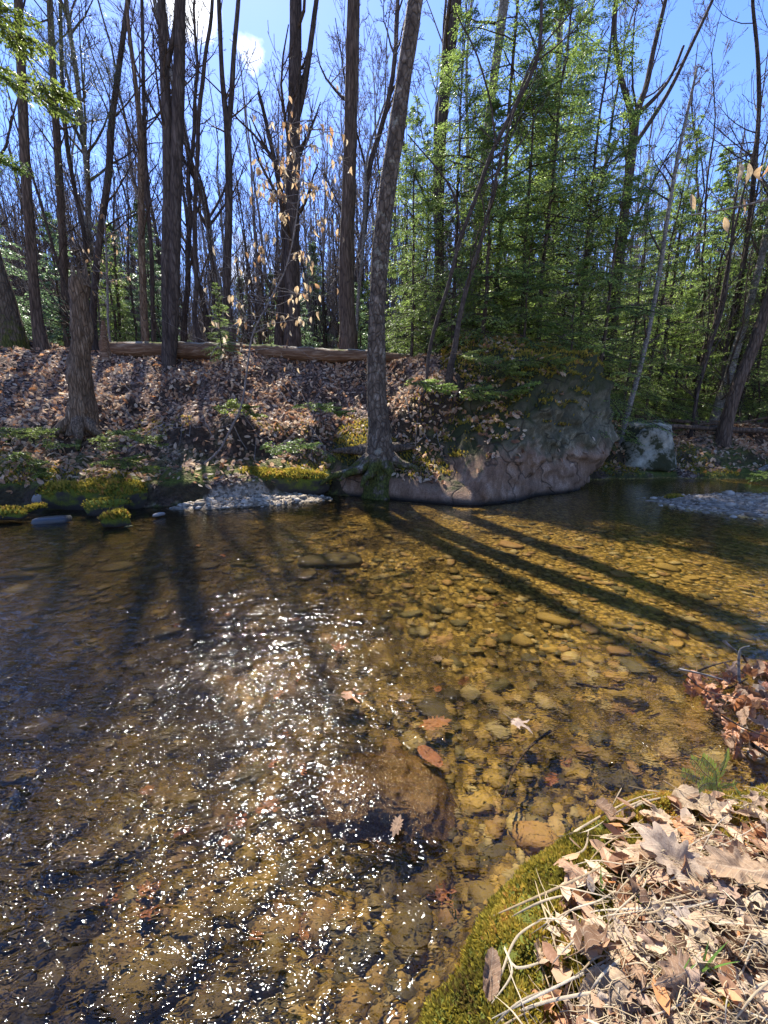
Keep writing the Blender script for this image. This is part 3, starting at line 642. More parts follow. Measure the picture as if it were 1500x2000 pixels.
# 5,000 small pebbles joined
def pebbles(name, X, Y, size, mat, seed, label, flat=.5):
    r = np.random.default_rng(seed); n = len(X); V_ = []; F_ = []; R_ = []
    for j in range(4):
        k = np.arange(n) % 4 == j; m = k.sum(); TV, TF = pebble(200 + j, 1, flat)
        Rm = rotm(r.uniform(0, 6.28, m), r.normal(0, .2, m), r.normal(0, .2, m)); sz = size[k]
        V, Fc = scatter(TV, TF, np.stack([X[k], Y[k], H(X[k], Y[k]) + sz * .12], -1), Rm, sz)
        V_.append((V, [Fc])); R_.append(np.repeat(np.clip(r.uniform(0, 1, m), 0, 1), len(TV)))
    V, Fc, _ = merge(V_)
    return tag(obj(name, mesh_np(name, V, Fc, mat, True, {'rnd': np.concatenate(R_)})), label, kind='stuff')
# positions: density falls with distance
r = np.random.default_rng(15)
Yp = 0.35 + 7.6 * r.uniform(size=15000) ** 1.5; Xp = r.uniform(-1.15, 1.1, 15000) * (Yp + .5)
k = (H(Xp, Yp) < -.03) & (near_d(Xp, Yp) < -.05); Xp, Yp = Xp[k][:9500], Yp[k][:9500]
sz = r.lognormal(math.log(.019), .55, len(Xp)) * (1 + .15 * np.minimum(Yp, 5)); sz = np.clip(sz, .008, .08)
pebbles('river_pebbles', Xp, Yp, sz, M['stone_s'], 16, 'ochre pebbles carpeting the stream bed under the water')
n = 2600; X = np.concatenate([r.uniform(-3.5, .3, n), r.uniform(4.4, 9.5, 2500)]); Y = np.concatenate([r.uniform(5.8, 7.3, n), r.uniform(3.8, 7.4, 2500)])
a, b = bar(X, Y); k = (np.maximum(a, b) > -.15) & (H(X, Y) > -.06); X, Y = X[k], Y[k]
pebbles('gravel', X, Y, np.clip(r.lognormal(math.log(.022), .6, len(X)), .008, .09), M['stone_greys'], 17, 'wet grey gravel of the low bars at the water edge', .45)

def stone_at(px, py, wpx, z, seed, label, mat='stone', group=None, name='stone', flat=1.0, yaw=None, aspect=1.0, cat='stone'):
    p = at_z(px, py, z); t = (p[1]) / ray(px, py)[1]; s = wpx / 2 / F * t
    me = STONES[seed % 10]
    if M[mat] is not M['stone']:
        me = me.copy(); me.materials.clear(); me.materials.append(M[mat])
    o = obj(name, me); o.location = (p[0], p[1], z - s * .15); o.scale = (s, s * aspect, s * flat)
    o.rotation_euler = (0, 0, yaw if yaw is not None else (seed * 1.7) % 6.28)
    if mat == 'moss_rock':
        rr_ = np.random.default_rng(seed); D_ = norm(rr_.normal(size=(900, 3))); D_ = D_[D_[:, 2] > .05]; Vs_, _f = pebble(100 + seed % 10, 3, .35 + .05 * ((seed % 10) % 6))
        ii = np.argmax(D_ @ norm(Vs_).T, 1); moss_on('moss', Vs_[ii] * .99, norm(Vs_[ii] * [1, 1, 3]), .035 / s, seed, None, o)
    return tag(o, label, cat, group)
# individually visible rocks (photo pixel, width)
big_list = [
 (640, 1100, 135, -.07, 1, 'flat submerged slab breaking the current upstream of the middle', 1.0, .15, .9),
 (740, 1300, 115, -.14, 2, 'large olive boulder under water in the middle of the stream', 1.3, 1.9, .8),
 (855, 1275, 70, -.17, 3, 'dark olive stone beside the large olive boulder under water', 1.3, .3, .8),
 (820, 1300, 60, -.2, 4, 'rounded tan stone just right of the large olive boulder', 1.2, .5, .9),
 (690, 1330, 50, -.14, 5, 'upright greenish slab leaning left of the large olive boulder', 1.2, 1.4, .6),
 (868, 1450, 90, -.16, 6, 'greenish grey round stone above the wet brown boulder', 1.3, .4, .9),
 (905, 1340, 62, -.2, 7, 'long pale grey stone lying diagonally on the bed', 1.1, .8, .5),
 (880, 1370, 42, -.2, 8, 'reddish brown oval pebble in the middle of the bed', 1.2, .2, .8),
 (725, 1198, 46, -.22, 9, 'bright yellow oval stone under clear water', 1.2, 2.8, .6),
 (1005, 1155, 60, -.24, 10, 'long dark stone at the edge of the tree shadow', 1.0, 2.7, .6),
 (35, 1520, 62, -.02, 11, 'pale rounded stone near the left edge of the stream', 1.2, .2, .8),
 (40, 1130, 80, -.06, 12, 'ochre slab under water by the left shore', 1.0, .1, .7),
 (75, 1120, 70, -.10, 13, 'orange brown slab beside the ochre slab by the left shore', 1.0, .2, .6),
 (130, 1062, 40, -.08, 14, 'olive stone just under the surface near the mossy rocks', 1.1, .1, .7),
 (930, 1590, 75, -.14, 15, 'round brown stone right of the wet boulder', 1.2, .2, .9),
 (950, 1530, 70, -.18, 16, 'grey brown stone under the drifting twig', 1.2, .9, .8),
 (880, 1600, 60, -.16, 17, 'speckled stone wedged against the wet boulder', 1.2, 1.9, .7),
 (960, 1680, 110, -.16, 18, 'wide brown stone in the shade below the mossy bank', 1.1, .4, .8),
 (610, 1690, 90, -.12, 19, 'golden brown stone lit through rippling water', 1.2, .8, .8),
 (140, 1790, 120, -.12, 20, 'large mustard coloured stone low in the left corner', 1.1, .8, .8),
 (530, 1830, 110, -.12, 21, 'brown stone under glittering water near the bottom', 1.1, .2, .8),
 (700, 1880, 120, -.12, 22, 'wide ochre stone under water beside the mossy bank', 1.1, .6, .8),
 (1000, 1440, 60, -.17, 23, 'stone holding the floating orange leaf', 1.2, .6, .8),
 (560, 1270, 70, -.12, 24, 'dull brown stone under the riffle', 1.1, .5, .7),
 (330, 1250, 60, -.10, 25, 'olive brown stone poking up in the riffle', 1.2, .5, .7),
]
for i, (px, py, w, z, s, lab, fl, yw, asp) in enumerate(big_list):
    stone_at(px, py, w, z, s, lab, 'stone', None, 'stone', fl, yw, asp)
# the wet brown rock the current slides over
Vr, Fr, _ = poly_rock((0, 0, 0), [((-.1, -.85, .6), (0, -.17, .03)), ((.05, .15, 1), (0, 0, .13)), ((1, -.3, .3), (.26, 0, 0)), ((-1, -.2, .6), (-.27, 0, 0)), ((0, 1, .3), (0, .2, 0)), ((0, 0, -1), (0, 0, -.25)), ((.7, .7, .3), (.2, .13, 0)), ((-.6, .8, .3), (-.2, .13, 0))], 5, 5, 0.075, 77, 5, 0.014)
t_ = NT('wet_brown_rock'); v_ = t_.pos(); n_ = t_.noise(v_, 70, 4, .7)
M['wetrock'] = t_.pbr(t_.ramp(t_.math('ADD', t_.math('MULTIPLY', n_, .6), t_.math('MULTIPLY', t_.noise(v_, 8, 4), .4)), [(.35, (.05, .03, .012)), (.6, (.16, .095, .035)), (.75, (.26, .18, .08))]), .16, t_.bump(n_, .9, .012), .6)
wr = tag(obj('boulder', mesh_np('wet_boulder', Vr, Fr, M['wetrock'])), 'glistening wet brown rock in midstream with water sliding over it', 'boulder')
p = at_z(745, 1540, 0.0); wr.location = (p[0], p[1] + .02, -.150)
# rocks at the left shore
stone_at(98, 1013, 70, .04, 31, 'smooth dark wet stone at the left waterline', 'stone_dark', None, 'stone', .9, .2, .8)
stone_at(228, 1012, 52, .10, 32, 'domed mossy stone standing in the shallows', 'moss_rock', None, 'stone', 1.5, .6, .9)
stone_at(205, 985, 80, .14, 33, 'moss draped rock just behind the domed stone', 'moss_rock', None, 'stone', 1.0, .4, .8)
stone_at(252, 1027, 16, .02, 34, 'tiny white pebble beside the domed mossy stone', 'lichen', None, 'stone', .6, .4, .8)
stone_at(75, 972, 26, .18, 35, 'upright grey brown stone among leaves on the left shore', 'stone_grey', None, 'stone', 1.5, .2, .7)
stone_at(20, 1000, 70, .12, 36, 'moss capped rock at the far left waterline', 'moss_rock', None, 'stone', 1.2, .1, .8)
stone_at(70, 992, 34, .10, 37, 'small mossy stone between the left shore rocks', 'moss_rock', None, 'stone', 1.1, .9, .8)
stone_at(1316, 972, 40, .05, 38, 'rounded green topped stone at the tip of the right gravel bar', 'moss_rock', None, 'stone', 1.0, .2, .8)
stone_at(310, 1003, 24, .05, 39, 'small grey stone in the shade of the mossy ledge', 'stone_grey', None, 'stone', .8, .9, .8)
# river stones: individuals
r = np.random.default_rng(19); cnt = 0; taken = []
while cnt < 265:
    px, py = r.uniform(-20, 1420), 1030 + 960 * r.uniform() ** .75
    z = -.24; p = at_z(px, py, z); h = float(H(p[0], p[1]))
    if h > -.1 or near_d(p[0], p[1]) > -.08: continue
    p = at_z(px, py, h); t = p[1] / ray(px, py)[1]
    if math.hypot(p[0] + .01, p[1] - 1.15) < .36: continue
    s = np.clip(r.lognormal(math.log(.050), .45), .025, .14) * (1.0 if p[1] < 3 else 1.35)
    if any((p[0] - q[0]) ** 2 + (p[1] - q[1]) ** 2 < (s + q[2]) ** 2 * .55 for q in taken): continue
    taken.append((p[0], p[1], s)); o = obj('river_stone', STONES[int(r.integers(10))])
    o.location = (p[0], p[1], h + s * .15); sc_ = r.uniform(.8, 1.2, 3); o.scale = tuple(s * sc_); o.rotation_euler = (r.normal(0, .15), r.normal(0, .15), r.uniform(0, 6.28))
    tag(o, 'ochre brown stone lying on the pebbly bed under clear water', 'stone', 'ochre stones on the stream bed'); cnt += 1
# mossy ledges of the far bank (rounded mossy rock humps and a mossy log)
def hump(px0, px1, py, z, hgt, dep, seed, label, name='mossy_rock', cat='rock'):
    a = at_z(px0, py, 0.0); b = at_z(px1, py, 0.0); c = (a + b) / 2; L = np.linalg.norm(b - a) / 2
    D, Fc = ICO[5]; V = D * (np.sum(np.abs(D) ** 3.2, 1) ** (-1 / 3.2))[:, None]
    V = V * np.array([L, dep, hgt]); n = fbm(V[:, 0] * 2.5 + seed, V[:, 1] * 2.5, V[:, 2] * 2.5, seed, 4) * .13
    V = V * (1 + n)[:, None]
    V[:, 2] += .05 * fbm(V[:, 0] * 3 + seed, V[:, 1] * 3, 0, seed, 3)
    o = obj(name, mesh_np(name, V, Fc, M['moss_rock'])); ang = math.atan2(b[1] - a[1], b[0] - a[0])
    o.location = (c[0], c[1] + dep * .7, z); o.rotation_euler = (0, 0, ang); tag(o, label, cat)
    Pm, Nm = on_mesh(V, Fc, int(2600 * L), seed, lambda c, N: (N[:, 2] > .25) * (c[:, 2] > -.02) + 1e-9)
    moss_on('moss', Pm, Nm, .045, seed + 1, None, o); return o
hump(112, 305, 985, .14, .26, .30, 301, 'long mossy ledge above the left shallows, bright green on top').location.y -= .35
hump(370, 650, 968, .20, .25, .27, 302, 'mossy ledge behind the grey gravel bar, yellow green in sun').location.y -= .12
o = hump(395, 680, 925, .42, .26, .3, 303, 'dark mossy hump of the bank left of the leaning trunk'); o.location.y += .9; o.location.z = .62
o = hump(-60, 130, 905, .3, .2, .3, 304, 'dark root covered step in the leaf slope at far left'); o.location.y += 1.5; o.location.z = 1.0
o = hump(235, 330, 905, .3, .24, .25, 305, 'mossy mound beside the double trunk'); o.location.y += 1.2; o.location.z = .85

# ------------------------------------------------------------------ trees
def px_line(pts, Y, lean=0.0, wf=1.0):
    """pts base first (px,py,w) -> world points, radii"""
    P = []; R = []; n = len(pts)
    for i, (px, py, w) in enumerate(pts):
        y = Y + lean * i / (n - 1); d = ray(px, py); t = y / d[1]; P.append(CAM + d * t); R.append(w * wf / 2 / F * t)
    return np.array(P), np.array(R)
def extend(P, R, top=14.0, down=True):
    if P[-1][2] < top:
        d = P[-1] - P[-2]; d = d / np.linalg.norm(d); d = norm(d * .5 + np.array([0, 0, .5])); L = (top - P[-1][2]) / max(d[2], .3)
        for f in (.33, .66, 1): P = np.vstack([P, P[-1] + d * L / 3]); R = np.append(R, R[-1] * .6)
    if down:
        g = float(H(P[0][0], P[0][1])) - .12
        if P[0][2] > g: P = np.vstack([[P[0][0], P[0][1], g], P]); R = np.append(R[0] * 1.12, R)
    return P, R
def trunk_mesh(name, P, R, mat, sides=14, N=48, rough=.10, flare=0.3, off=None, seed=0):
    Q, RR = resample(P, R, N); h = np.linspace(0, 1, N); L = np.linalg.norm(P[-1] - P[0]); RR = RR * (1 + flare * np.exp(-h * L / .28))
    V, Fc = tubes(Q[None], RR[None], sides)
    ax = np.repeat(Q, sides, 0); rr = np.repeat(RR, sides)
    n = fbm(V[:, 0] / rr.mean() * .6, V[:, 1] / rr.mean() * .6, V[:, 2] * 1.6, seed, 3) * rough * 1.5 + np.abs(fbm(V[:, 0] / rr.mean() * 2.2, V[:, 1] / rr.mean() * 2.2, V[:, 2] * 2.5, seed + 5, 3)) * rough
    fl = np.exp(-np.repeat(h, sides) * L / .30) * np.cos(np.tile(np.arange(sides) * 2 * np.pi / sides, N) * 5 + seed) * flare * .45
    V = ax + (V - ax) * (1 + n + fl)[:, None]
    if off is not None: V = V - off
    return mesh_np(name, V, Fc, mat)
def limbs(P, R, n=14, t0=.35, t1=.98, ang=.8, ln=.22, sub=(6, 6), rng=RNG, up=.5, N=6, thick=.30):
    Q, RR = resample(P, R, 24)
    A, Ra = kids(Q[None], RR[None], n, t0, t1, ang, -ln, N, up, thick, rng=rng, wob=.12)
    out = [(A, Ra, 5)]
    B, Rb = kids(A, Ra, sub[0], .25, .98, .75, -.45, 5, up * .5, .6, rng=rng, wob=.12); out.append((B, Rb, 3))
    C, Rc = kids(B, Rb, sub[1], .2, .98, .7, -.5, 4, .2, .7, rng=rng, wob=.15); out.append((C, Rc, 3))
    return out
def limb_mesh(name, L, mat, off, rmin=.0025):
    V, Fc, _ = merge([(lambda t: (t[0], [t[1]]))(tubes(a, np.maximum(b, rmin), s)) for a, b, s in L])
    return mesh_np(name, V - off, Fc, mat)
def tree(name, label, pts, Y, mat='bark_dark', top=15, lean=0, sides=12, cat='tree', group=None, limb=None, flare=.3, rough=.1, extra=(), seed=1, tmat='twig', rmin=.003, rest=False):
    wf = .72 if cat == 'sapling' else (.8 if pts[0][0] < 720 else .9)
    hb = hit(pts[0][0], pts[0][1]); 
    if pts[0][0] < 720 and Y > 8.4: Y *= 1.15
    if rest and 5.5 < hb[1] < 13.5: Y = hb[1] + .1
    P, R = px_line(pts, Y, lean, wf); P, R = extend(P, R, top)
    b = P[0].copy(); b[2] = float(H(b[0], b[1]))
    root = empty(name, b, label, cat, group)
    obj('trunk', trunk_mesh('trunk', P, R, M[mat], sides, 56, rough, flare, b, seed), root)
    for e in extra:
        Pe, Re = px_line(e, Y + lean * .5, 0, wf); 
        if len(e) > 2 and e[-1][1] < 0: Pe, Re = extend(Pe, Re, top * .9, False)
        obj('stem', trunk_mesh('stem', Pe, Re, M[mat], 9, 30, rough, 0, b, seed + 3), root)
    if limb:
        rg = np.random.default_rng(seed)
        obj('branches', limb_mesh('branches', limbs(P, R, rng=rg, **limb), M[tmat], b, rmin), root)['kind'] = 'stuff'
    return root, P, R
LB = dict(n=16, t0=.25, ln=.25, ang=.75, sub=(7, 6))
tree('tree', 'leaning thick trunk with mossy side cut off by the left edge', [(25, 652, 52), (6, 570, 38), (-18, 480, 32), (-60, 300, 28), (-130, 0, 22)], 8.6, 'bark_mossy', flare=.2, seed=2, rest=True)
tree('tree', 'dark gently bowed trunk second from the left edge', [(76, 645, 26), (69, 590, 22), (60, 470, 20), (50, 330, 20), (44, 190, 19), (38, 50, 18), (30, -100, 16)], 9.2, 'bark_brown', seed=3, rest=True, limb=dict(n=8, t0=.5, ln=.22, ang=.9, sub=(5, 5)))
tree('tree', 'tall straight brown trunk behind the hanging hemlock bough', [(130, 640, 17), (124, 500, 16), (117, 380, 15), (110, 250, 14), (102, 110, 13), (97, 0, 12), (92, -100, 11)], 11.0, 'bark_brown', seed=4, limb=dict(n=26, t0=.15, ln=.18, ang=1.2, sub=(6, 5)))
tree('tree', 'thin dark trunk slanting up to the left above the broken snag', [(176, 640, 11), (172, 540, 10), (163, 450, 10), (146, 370, 9), (130, 275, 9), (121, 150, 8), (118, 20, 7)], 11.5, 'bark_dark', seed=5, limb=LB)
tree('tree', 'crooked trunk leaning right, rising behind the broken snag', [(182, 640, 15), (187, 540, 14), (198, 440, 15), (212, 340, 15), (217, 250, 14), (227, 170, 12), (238, 90, 11), (250, 0, 10), (262, -90, 9)], 10.5, 'bark_dark', seed=6, limb=LB)
tree('tree', 'straight barkless pale brown trunk left of the double trunk', [(284, 660, 17), (279, 560, 15), (276, 450, 15), (276, 330, 15), (273, 245, 13), (262, 140, 9), (250, 40, 8), (244, -60, 6)], 10.2, 'bark_snag', seed=7, limb=LB)
tree('tree', 'slim companion trunk just right of the barkless one', [(300, 655, 10), (296, 500, 9), (287, 380, 9), (281, 200, 8), (277, 0, 7)], 11.0, 'bark_dark', seed=8, limb=LB)
tree('tree', 'dark double trunk with a forked top in front of the fallen log', [(329, 716, 27), (328, 650, 24), (326, 550, 25), (328, 450, 26), (329, 300, 25), (323, 170, 22), (317, 60, 19), (314, -60, 16)], 8.2, 'bark_dark', seed=9, rest=True, top=11.5, limb=dict(n=12, t0=.5, ln=.22, ang=.8, sub=(6, 6)),
     extra=([(333, 712, 24), (338, 640, 25), (340, 520, 27), (343, 400, 28), (347, 250, 28), (351, 120, 26), (354, 0, 20), (357, -120, 17)], [(325, 130, 14), (334, 95, 12), (342, 50, 10), (347, -40, 9)]))
tree('tree', 'thin wavy trunk winding up right of the double trunk', [(392, 668, 17), (380, 622, 12), (384, 560, 10), (381, 480, 10), (381, 400, 9), (386, 300, 9), (388, 230, 9), (397, 150, 9), (402, 100, 8), (413, 30, 8), (416, -80, 7)], 9.6, 'bark_dark', seed=10, limb=dict(n=9, t0=.35, ln=.18, ang=.9, sub=(5, 5)))
tree('tree', 'trunk forking into two halfway up beside the wavy one', [(452, 655, 21), (443, 580, 18), (446, 450, 17), (447, 330, 17), (443, 245, 15), (434, 150, 11), (429, 40, 10), (425, -60, 9)], 10.0, 'bark_dark', seed=11, limb=dict(n=12, t0=.45, ln=.22, ang=.8, sub=(6, 6)),
     extra=([(445, 262, 13), (452, 190, 12), (457, 100, 11), (464, 20, 10), (470, -60, 9)],))
tree('tree', 'broad dark trunk behind the beech sapling, limb rising to the right', [(572, 672, 42), (570, 560, 36), (571, 450, 35), (573, 300, 33), (576, 150, 31), (578, 0, 28), (580, -80, 26)], 10.4, 'bark_dark', seed=12, limb=dict(n=16, t0=.25, ln=.24, ang=.85, sub=(6, 6)),
     extra=([(578, 240, 16), (594, 170, 14), (606, 90, 12), (618, 0, 11), (626, -70, 10)],))
tree('tree', 'thinner dark trunk just left of the broad one behind the beech', [(545, 668, 24), (548, 600, 20), (556, 500, 16), (548, 380, 12), (520, 240, 9), (505, 180, 7)], 10.8, 'bark_dark', seed=13, top=9, limb=LB)
tree('tree', 'tall ridged brown trunk between the beech and the leaning tree', [(680, 684, 46), (678, 600, 38), (677, 500, 33), (682, 350, 32), (686, 200, 31), (689, 80, 32), (692, -80, 30)], 9.6, 'bark_brown', seed=14, sides=18, rough=.12, limb=dict(n=12, t0=.45, ln=.22, ang=.85, sub=(6, 6)))
main, PM, RM = tree('tree', 'leaning rough barked tree rooted on the low rock at the water', [(742, 890, 62), (741, 850, 50), (738, 800, 43), (735, 700, 38), (737, 600, 36), (744, 480, 36), (757, 370, 35), (775, 250, 36), (794, 120, 34), (812, 0, 32), (825, -100, 30)], 6.95, 'bark_main', lean=.3, sides=20, flare=.35, seed=15, rough=.12, limb=dict(n=10, t0=.6, ln=.22, ang=.8, sub=(6, 6)))
def rock_top(x, y):                      # height of slab or ground
    return max(float(H(x, y)), .0)
mb = np.array(main.location)
for i, (dx, dy, dz) in enumerate([(-.85, -.15, -.42), (-.55, -.35, -.35), (.15, -.38, -.30), (.60, -.12, -.28), (-.75, .35, -.05), (.55, .4, .0), (-.25, -.42, -.42)]):
    b0 = PM[1] + np.array([0, 0, .10]); b0 = PM[2] * .35 + PM[1] * .65
    q = [b0, b0 + np.array([dx * .25, dy * .3, dz * .45]), b0 + np.array([dx * .6, dy * .7, dz * .95]), b0 + np.array([dx, dy, dz * 1.15]), b0 + np.array([dx * 1.25, dy * 1.1, dz * 1.5])]
    obj('root', trunk_mesh('root', np.array(q), np.array([.15, .13, .085, .05, .02]), M['bark_main'], 10, 16, .12, 0, mb, 30 + i), main)
tree('tree', 'dark paired trunk at the top behind the leaning tree', [(862, 640, 20), (858, 480, 19), (860, 330, 20), (866, 210, 22), (878, 100, 25), (890, 0, 27), (898, -80, 26)], 11.0, 'bark_dark', seed=16, extra=([(862, 420, 12), (861, 250, 12), (867, 120, 12), (880, 0, 11), (888, -70, 10)],), limb=LB)
tree('tree', 'stout pale trunk half hidden in the hemlock foliage', [(913, 645, 26), (922, 560, 22), (930, 480, 20), (940, 380, 18), (955, 230, 17), (985, 0, 20), (995, -90, 20)], 10.6, 'bark_pale', seed=17, limb=dict(n=8, t0=.5, ln=.2, ang=.8, sub=(5, 5)))
sp = dict(n=10, t0=.25, ln=.22, ang=.8, sub=(5, 4), thick=.5)
tree('sapling', 'long thin dark sapling arching up to the right from the bank', [(806, 828, 9), (825, 778, 8), (834, 745, 8), (836, 700, 9), (852, 630, 10), (875, 560, 10), (898, 470, 10), (928, 390, 11), (960, 300, 11), (1000, 220, 11), (1040, 140, 10), (1054, 90, 9), (1057, 40, 9), (1060, -70, 8)], 6.9, 'twig', seed=18, rest=True, cat='sapling', lean=.4, limb=sp, sides=8, flare=.1,
     extra=([(900, 468, 6), (892, 400, 5), (876, 360, 5), (850, 325, 4), (815, 285, 3), (796, 262, 3)], [(968, 285, 6), (960, 210, 5), (945, 150, 5), (925, 90, 4), (905, 55, 4), (880, -20, 3)]))
tree('sapling', 'second dark sapling rising behind the arching one on the boulder', [(878, 728, 18), (888, 680, 16), (898, 620, 13), (912, 560, 12), (928, 510, 11), (948, 440, 10), (962, 380, 9), (975, 320, 7), (1000, 230, 6), (1040, 120, 5), (1110, 30, 4)], 7.9, 'twig', seed=19, cat='sapling', limb=sp, sides=8, flare=.2, top=8)
rt = dict(n=14, t0=.3, ln=.25, ang=.75, sub=(6, 5))
tree('tree', 'forked dark crowned tree rising out of the hemlocks', [(1195, 640, 22), (1208, 520, 20), (1222, 400, 18), (1238, 260, 17), (1245, 215, 15), (1262, 170, 11), (1278, 90, 9), (1300, 0, 8), (1312, -70, 7)], 12.0, 'bark_dark', seed=20, limb=rt, extra=([(1240, 240, 12), (1215, 160, 10), (1200, 60, 9), (1212, -60, 8)], [(1242, 225, 10), (1280, 190, 8), (1310, 150, 6), (1335, 90, 5)], [(1235, 290, 10), (1300, 190, 8), (1345, 100, 7), (1400, -20, 6)]))
tree('tree', 'thin pale stemmed birch curving up from between the two boulders', [(1208, 872, 11), (1222, 820, 11), (1236, 770, 11), (1252, 710, 10), (1272, 620, 9), (1290, 520, 9), (1306, 410, 8), (1325, 300, 7), (1345, 210, 6), (1362, 130, 4)], 9.1, 'bark_pale', seed=21, rest=True, cat='birch', limb=sp, sides=8, flare=.05, top=7)
tree('tree', 'brown trunk leaning right on the far bank at the right side', [(1409, 872, 26), (1420, 820, 24), (1436, 765, 23), (1458, 710, 22), (1478, 660, 22), (1500, 590, 20), (1560, 400, 18), (1640, 150, 15)], 10.6, 'bark_brown', seed=22, rest=True, limb=rt)
tree('tree', 'paler leaning trunk just behind the brown one at right', [(1398, 820, 22), (1415, 760, 20), (1432, 700, 17), (1450, 640, 15), (1468, 580, 14), (1490, 490, 13), (1512, 390, 12), (1560, 200, 9)], 12.0, 'bark_pale', seed=23, limb=rt)
tree('sapling', 'thin dark straight sapling behind the fallen poles at right', [(1351, 838, 8), (1362, 770, 8), (1378, 710, 8), (1396, 650, 7), (1412, 600, 7), (1424, 520, 6), (1432, 430, 5)], 10.8, 'bark_dark', seed=24, cat='sapling', limb=sp, sides=8, top=8)
tree('tree', 'slim trunk topped with bare curving twigs at the upper right', [(1425, 800, 10), (1440, 600, 10), (1462, 450, 10), (1472, 350, 9), (1482, 220, 8), (1480, 110, 7), (1470, 0, 6)], 12.5, 'bark_dark', seed=25, limb=dict(n=22, t0=.45, ln=.26, ang=1.0, sub=(6, 5)))

# broken snag: tapering trunk with a jagged splintered top
P, R = px_line([(165, 850, 50), (161, 820, 46), (160, 780, 40), (156, 720, 37), (159, 650, 34), (156, 590, 31), (157, 545, 28)], float(hit(165, 850)[1]) + .1)
P, R = extend(P, R, 0)
b = P[0].copy(); b[2] = float(H(b[0], b[1])) ; sn = empty('broken_snag', b, 'broken grey brown tree stub with a splintered top, standing on the left bank', 'dead tree')
obj('trunk', trunk_mesh('trunk', P, R, M['bark_snag'], 28, 70, .26, .12, b, 44), sn)
rg = np.random.default_rng(44)
for i in range(11):
    a = i / 11 * 6.28; c = P[-1]; q0 = c + np.array([math.cos(a), math.sin(a), 0]) * R[-1] * .72 - np.array([0, 0, .12]); h = rg.uniform(.14, .42)
    V, Fc = tubes(np.array([q0, q0 + [0, 0, h * .5], q0 + [rg.normal(0, .02), rg.normal(0, .02), h]]), np.array([.06, .04, .004]), 5)
    obj('splinter', mesh_np('splinter', V - b, Fc, M['bark_snag'], False), sn)
for i in range(4):
    a = [-2.4, -1.2, -.5, 3.5][i]; q0 = P[0] + np.array([0, 0, .35])
    q = [q0, q0 + np.array([math.cos(a) * .25, math.sin(a) * .25, -.16]), q0 + np.array([math.cos(a) * .5, math.sin(a) * .4, -.36]), q0 + np.array([math.cos(a) * .75, math.sin(a) * .6, -.6])]
    obj('root', trunk_mesh('root', np.array(q), np.array([.14, .11, .06, .02]), M['bark_snag'], 8, 12, .15, 0, b, 60 + i), sn)
# small stump
P, R = px_line([(204, 672, 14), (203, 650, 9), (201, 626, 6)], 10.2); P, R = extend(P, R, 0)
b = P[0].copy(); tag(obj('stump', trunk_mesh('stump', P, R, M['wood'], 8, 14, .3, .6, b, 5)), 'small pointed reddish stump at the left end of the fallen log', 'stump').location = b
# fallen log along the crest
P, R = px_line([(212, 680, 20), (240, 683, 28), (330, 684, 30), (430, 686, 28), (540, 690, 26), (640, 694, 24), (720, 696, 20), (800, 700, 15)], 10.35)
b = P[3].copy(); root = empty('fallen_log', b, 'long fallen rotting log lying along the crest of the bank, mossy at its left end', 'log')
V, Fc = tubes(P[None], R[None], 5)
obj('wood', trunk_mesh('wood', P, R, M['wood'], 16, 70, .18, 0, b, 51), root)
for i, (x, a) in enumerate(((470, 1.0), (560, 2.0), (660, .8))):
    q = at(x, 678, 10.3); V, Fc = tubes(np.array([q, q + [.03, -.05, .10], q + [.08, -.1, .22]]), np.array([.03, .02, .006]), 6)
    obj('branch_stub', mesh_np('branch_stub', V - b, Fc, M['wood']), root)
# fallen poles on the right bank
for i, (pts, Y, lab) in enumerate([([(1215, 838, 7), (1300, 832, 8), (1400, 838, 9), (1500, 842, 10), (1580, 846, 10)], 10.4, 'long dark fallen pole in front of the right hand trunks'),
                                   ([(1240, 812, 6), (1320, 822, 7), (1420, 826, 8), (1520, 832, 9)], 11.6, 'further fallen pole lying across the right bank'),
                                   ([(1290, 845, 4), (1360, 830, 5), (1440, 826, 4), (1500, 815, 4)], 10.9, 'thin slanting fallen stick across the two poles at right'),
                                   ([(1470, 925, 9), (1500, 912, 10), (1540, 895, 11)], 9.3, 'pale grey driftwood branch at the right edge of the far bank')]):
    P, R = px_line(pts, Y); b = P[0].copy(); o = tag(obj('fallen_pole', trunk_mesh('pole', P, R, M['bark_brown' if i != 3 else 'bark_pale'], 8, 24, .1, 0, b, 70 + i)), lab, 'log'); o.location = b

# ------------------------------------------------------------------ background woods: bare trees
def bare_template(seed, h=17, r0=.13, n=24):
    rg = np.random.default_rng(seed); N = 14; z = np.linspace(0, h, N); w = np.cumsum(rg.normal(0, .12, (N, 2)), 0); w -= w[0]; ln = rg.normal(0, .05, 2)
    P = np.concatenate([w + z[:, None] * ln, z[:, None]], 1); R = r0 * (1 - z / h * .88)
    L = limbs(P, R, n, .22, .99, .62, .20, (7, 7), rg, .7, 6, .5)
    tr = trunk_mesh('bare_trunk_%d' % seed, P, R, M['bark_dark'] if seed % 3 else M['bark_pale'], 8, 24, .05, .25, None, seed)
    return tr, limb_mesh('bare_branches_%d' % seed, L, M['twig'] if seed % 2 else M['twig_grey'], np.zeros(3), .0055)
BT = [bare_template(500 + i, h=[16, 18, 15, 19, 14, 17, 13, 20][i], r0=[.11, .14, .09, .15, .08, .12, .06, .13][i], n=[22, 26, 20, 26, 20, 26, 18, 24][i]) for i in range(8)]
def copy_tree(tpl, loc, s, rz, name, label, cat, group, names=('trunk', 'branches'), tilt=(0, 0)):
    root = empty(name, loc, label, cat, group); root.rotation_euler = (tilt[0], tilt[1], rz); root.scale = (s, s, s)
    for me, nm in zip(tpl, names): obj(nm, me, root)
    return root
rg = np.random.default_rng(77); placed = []
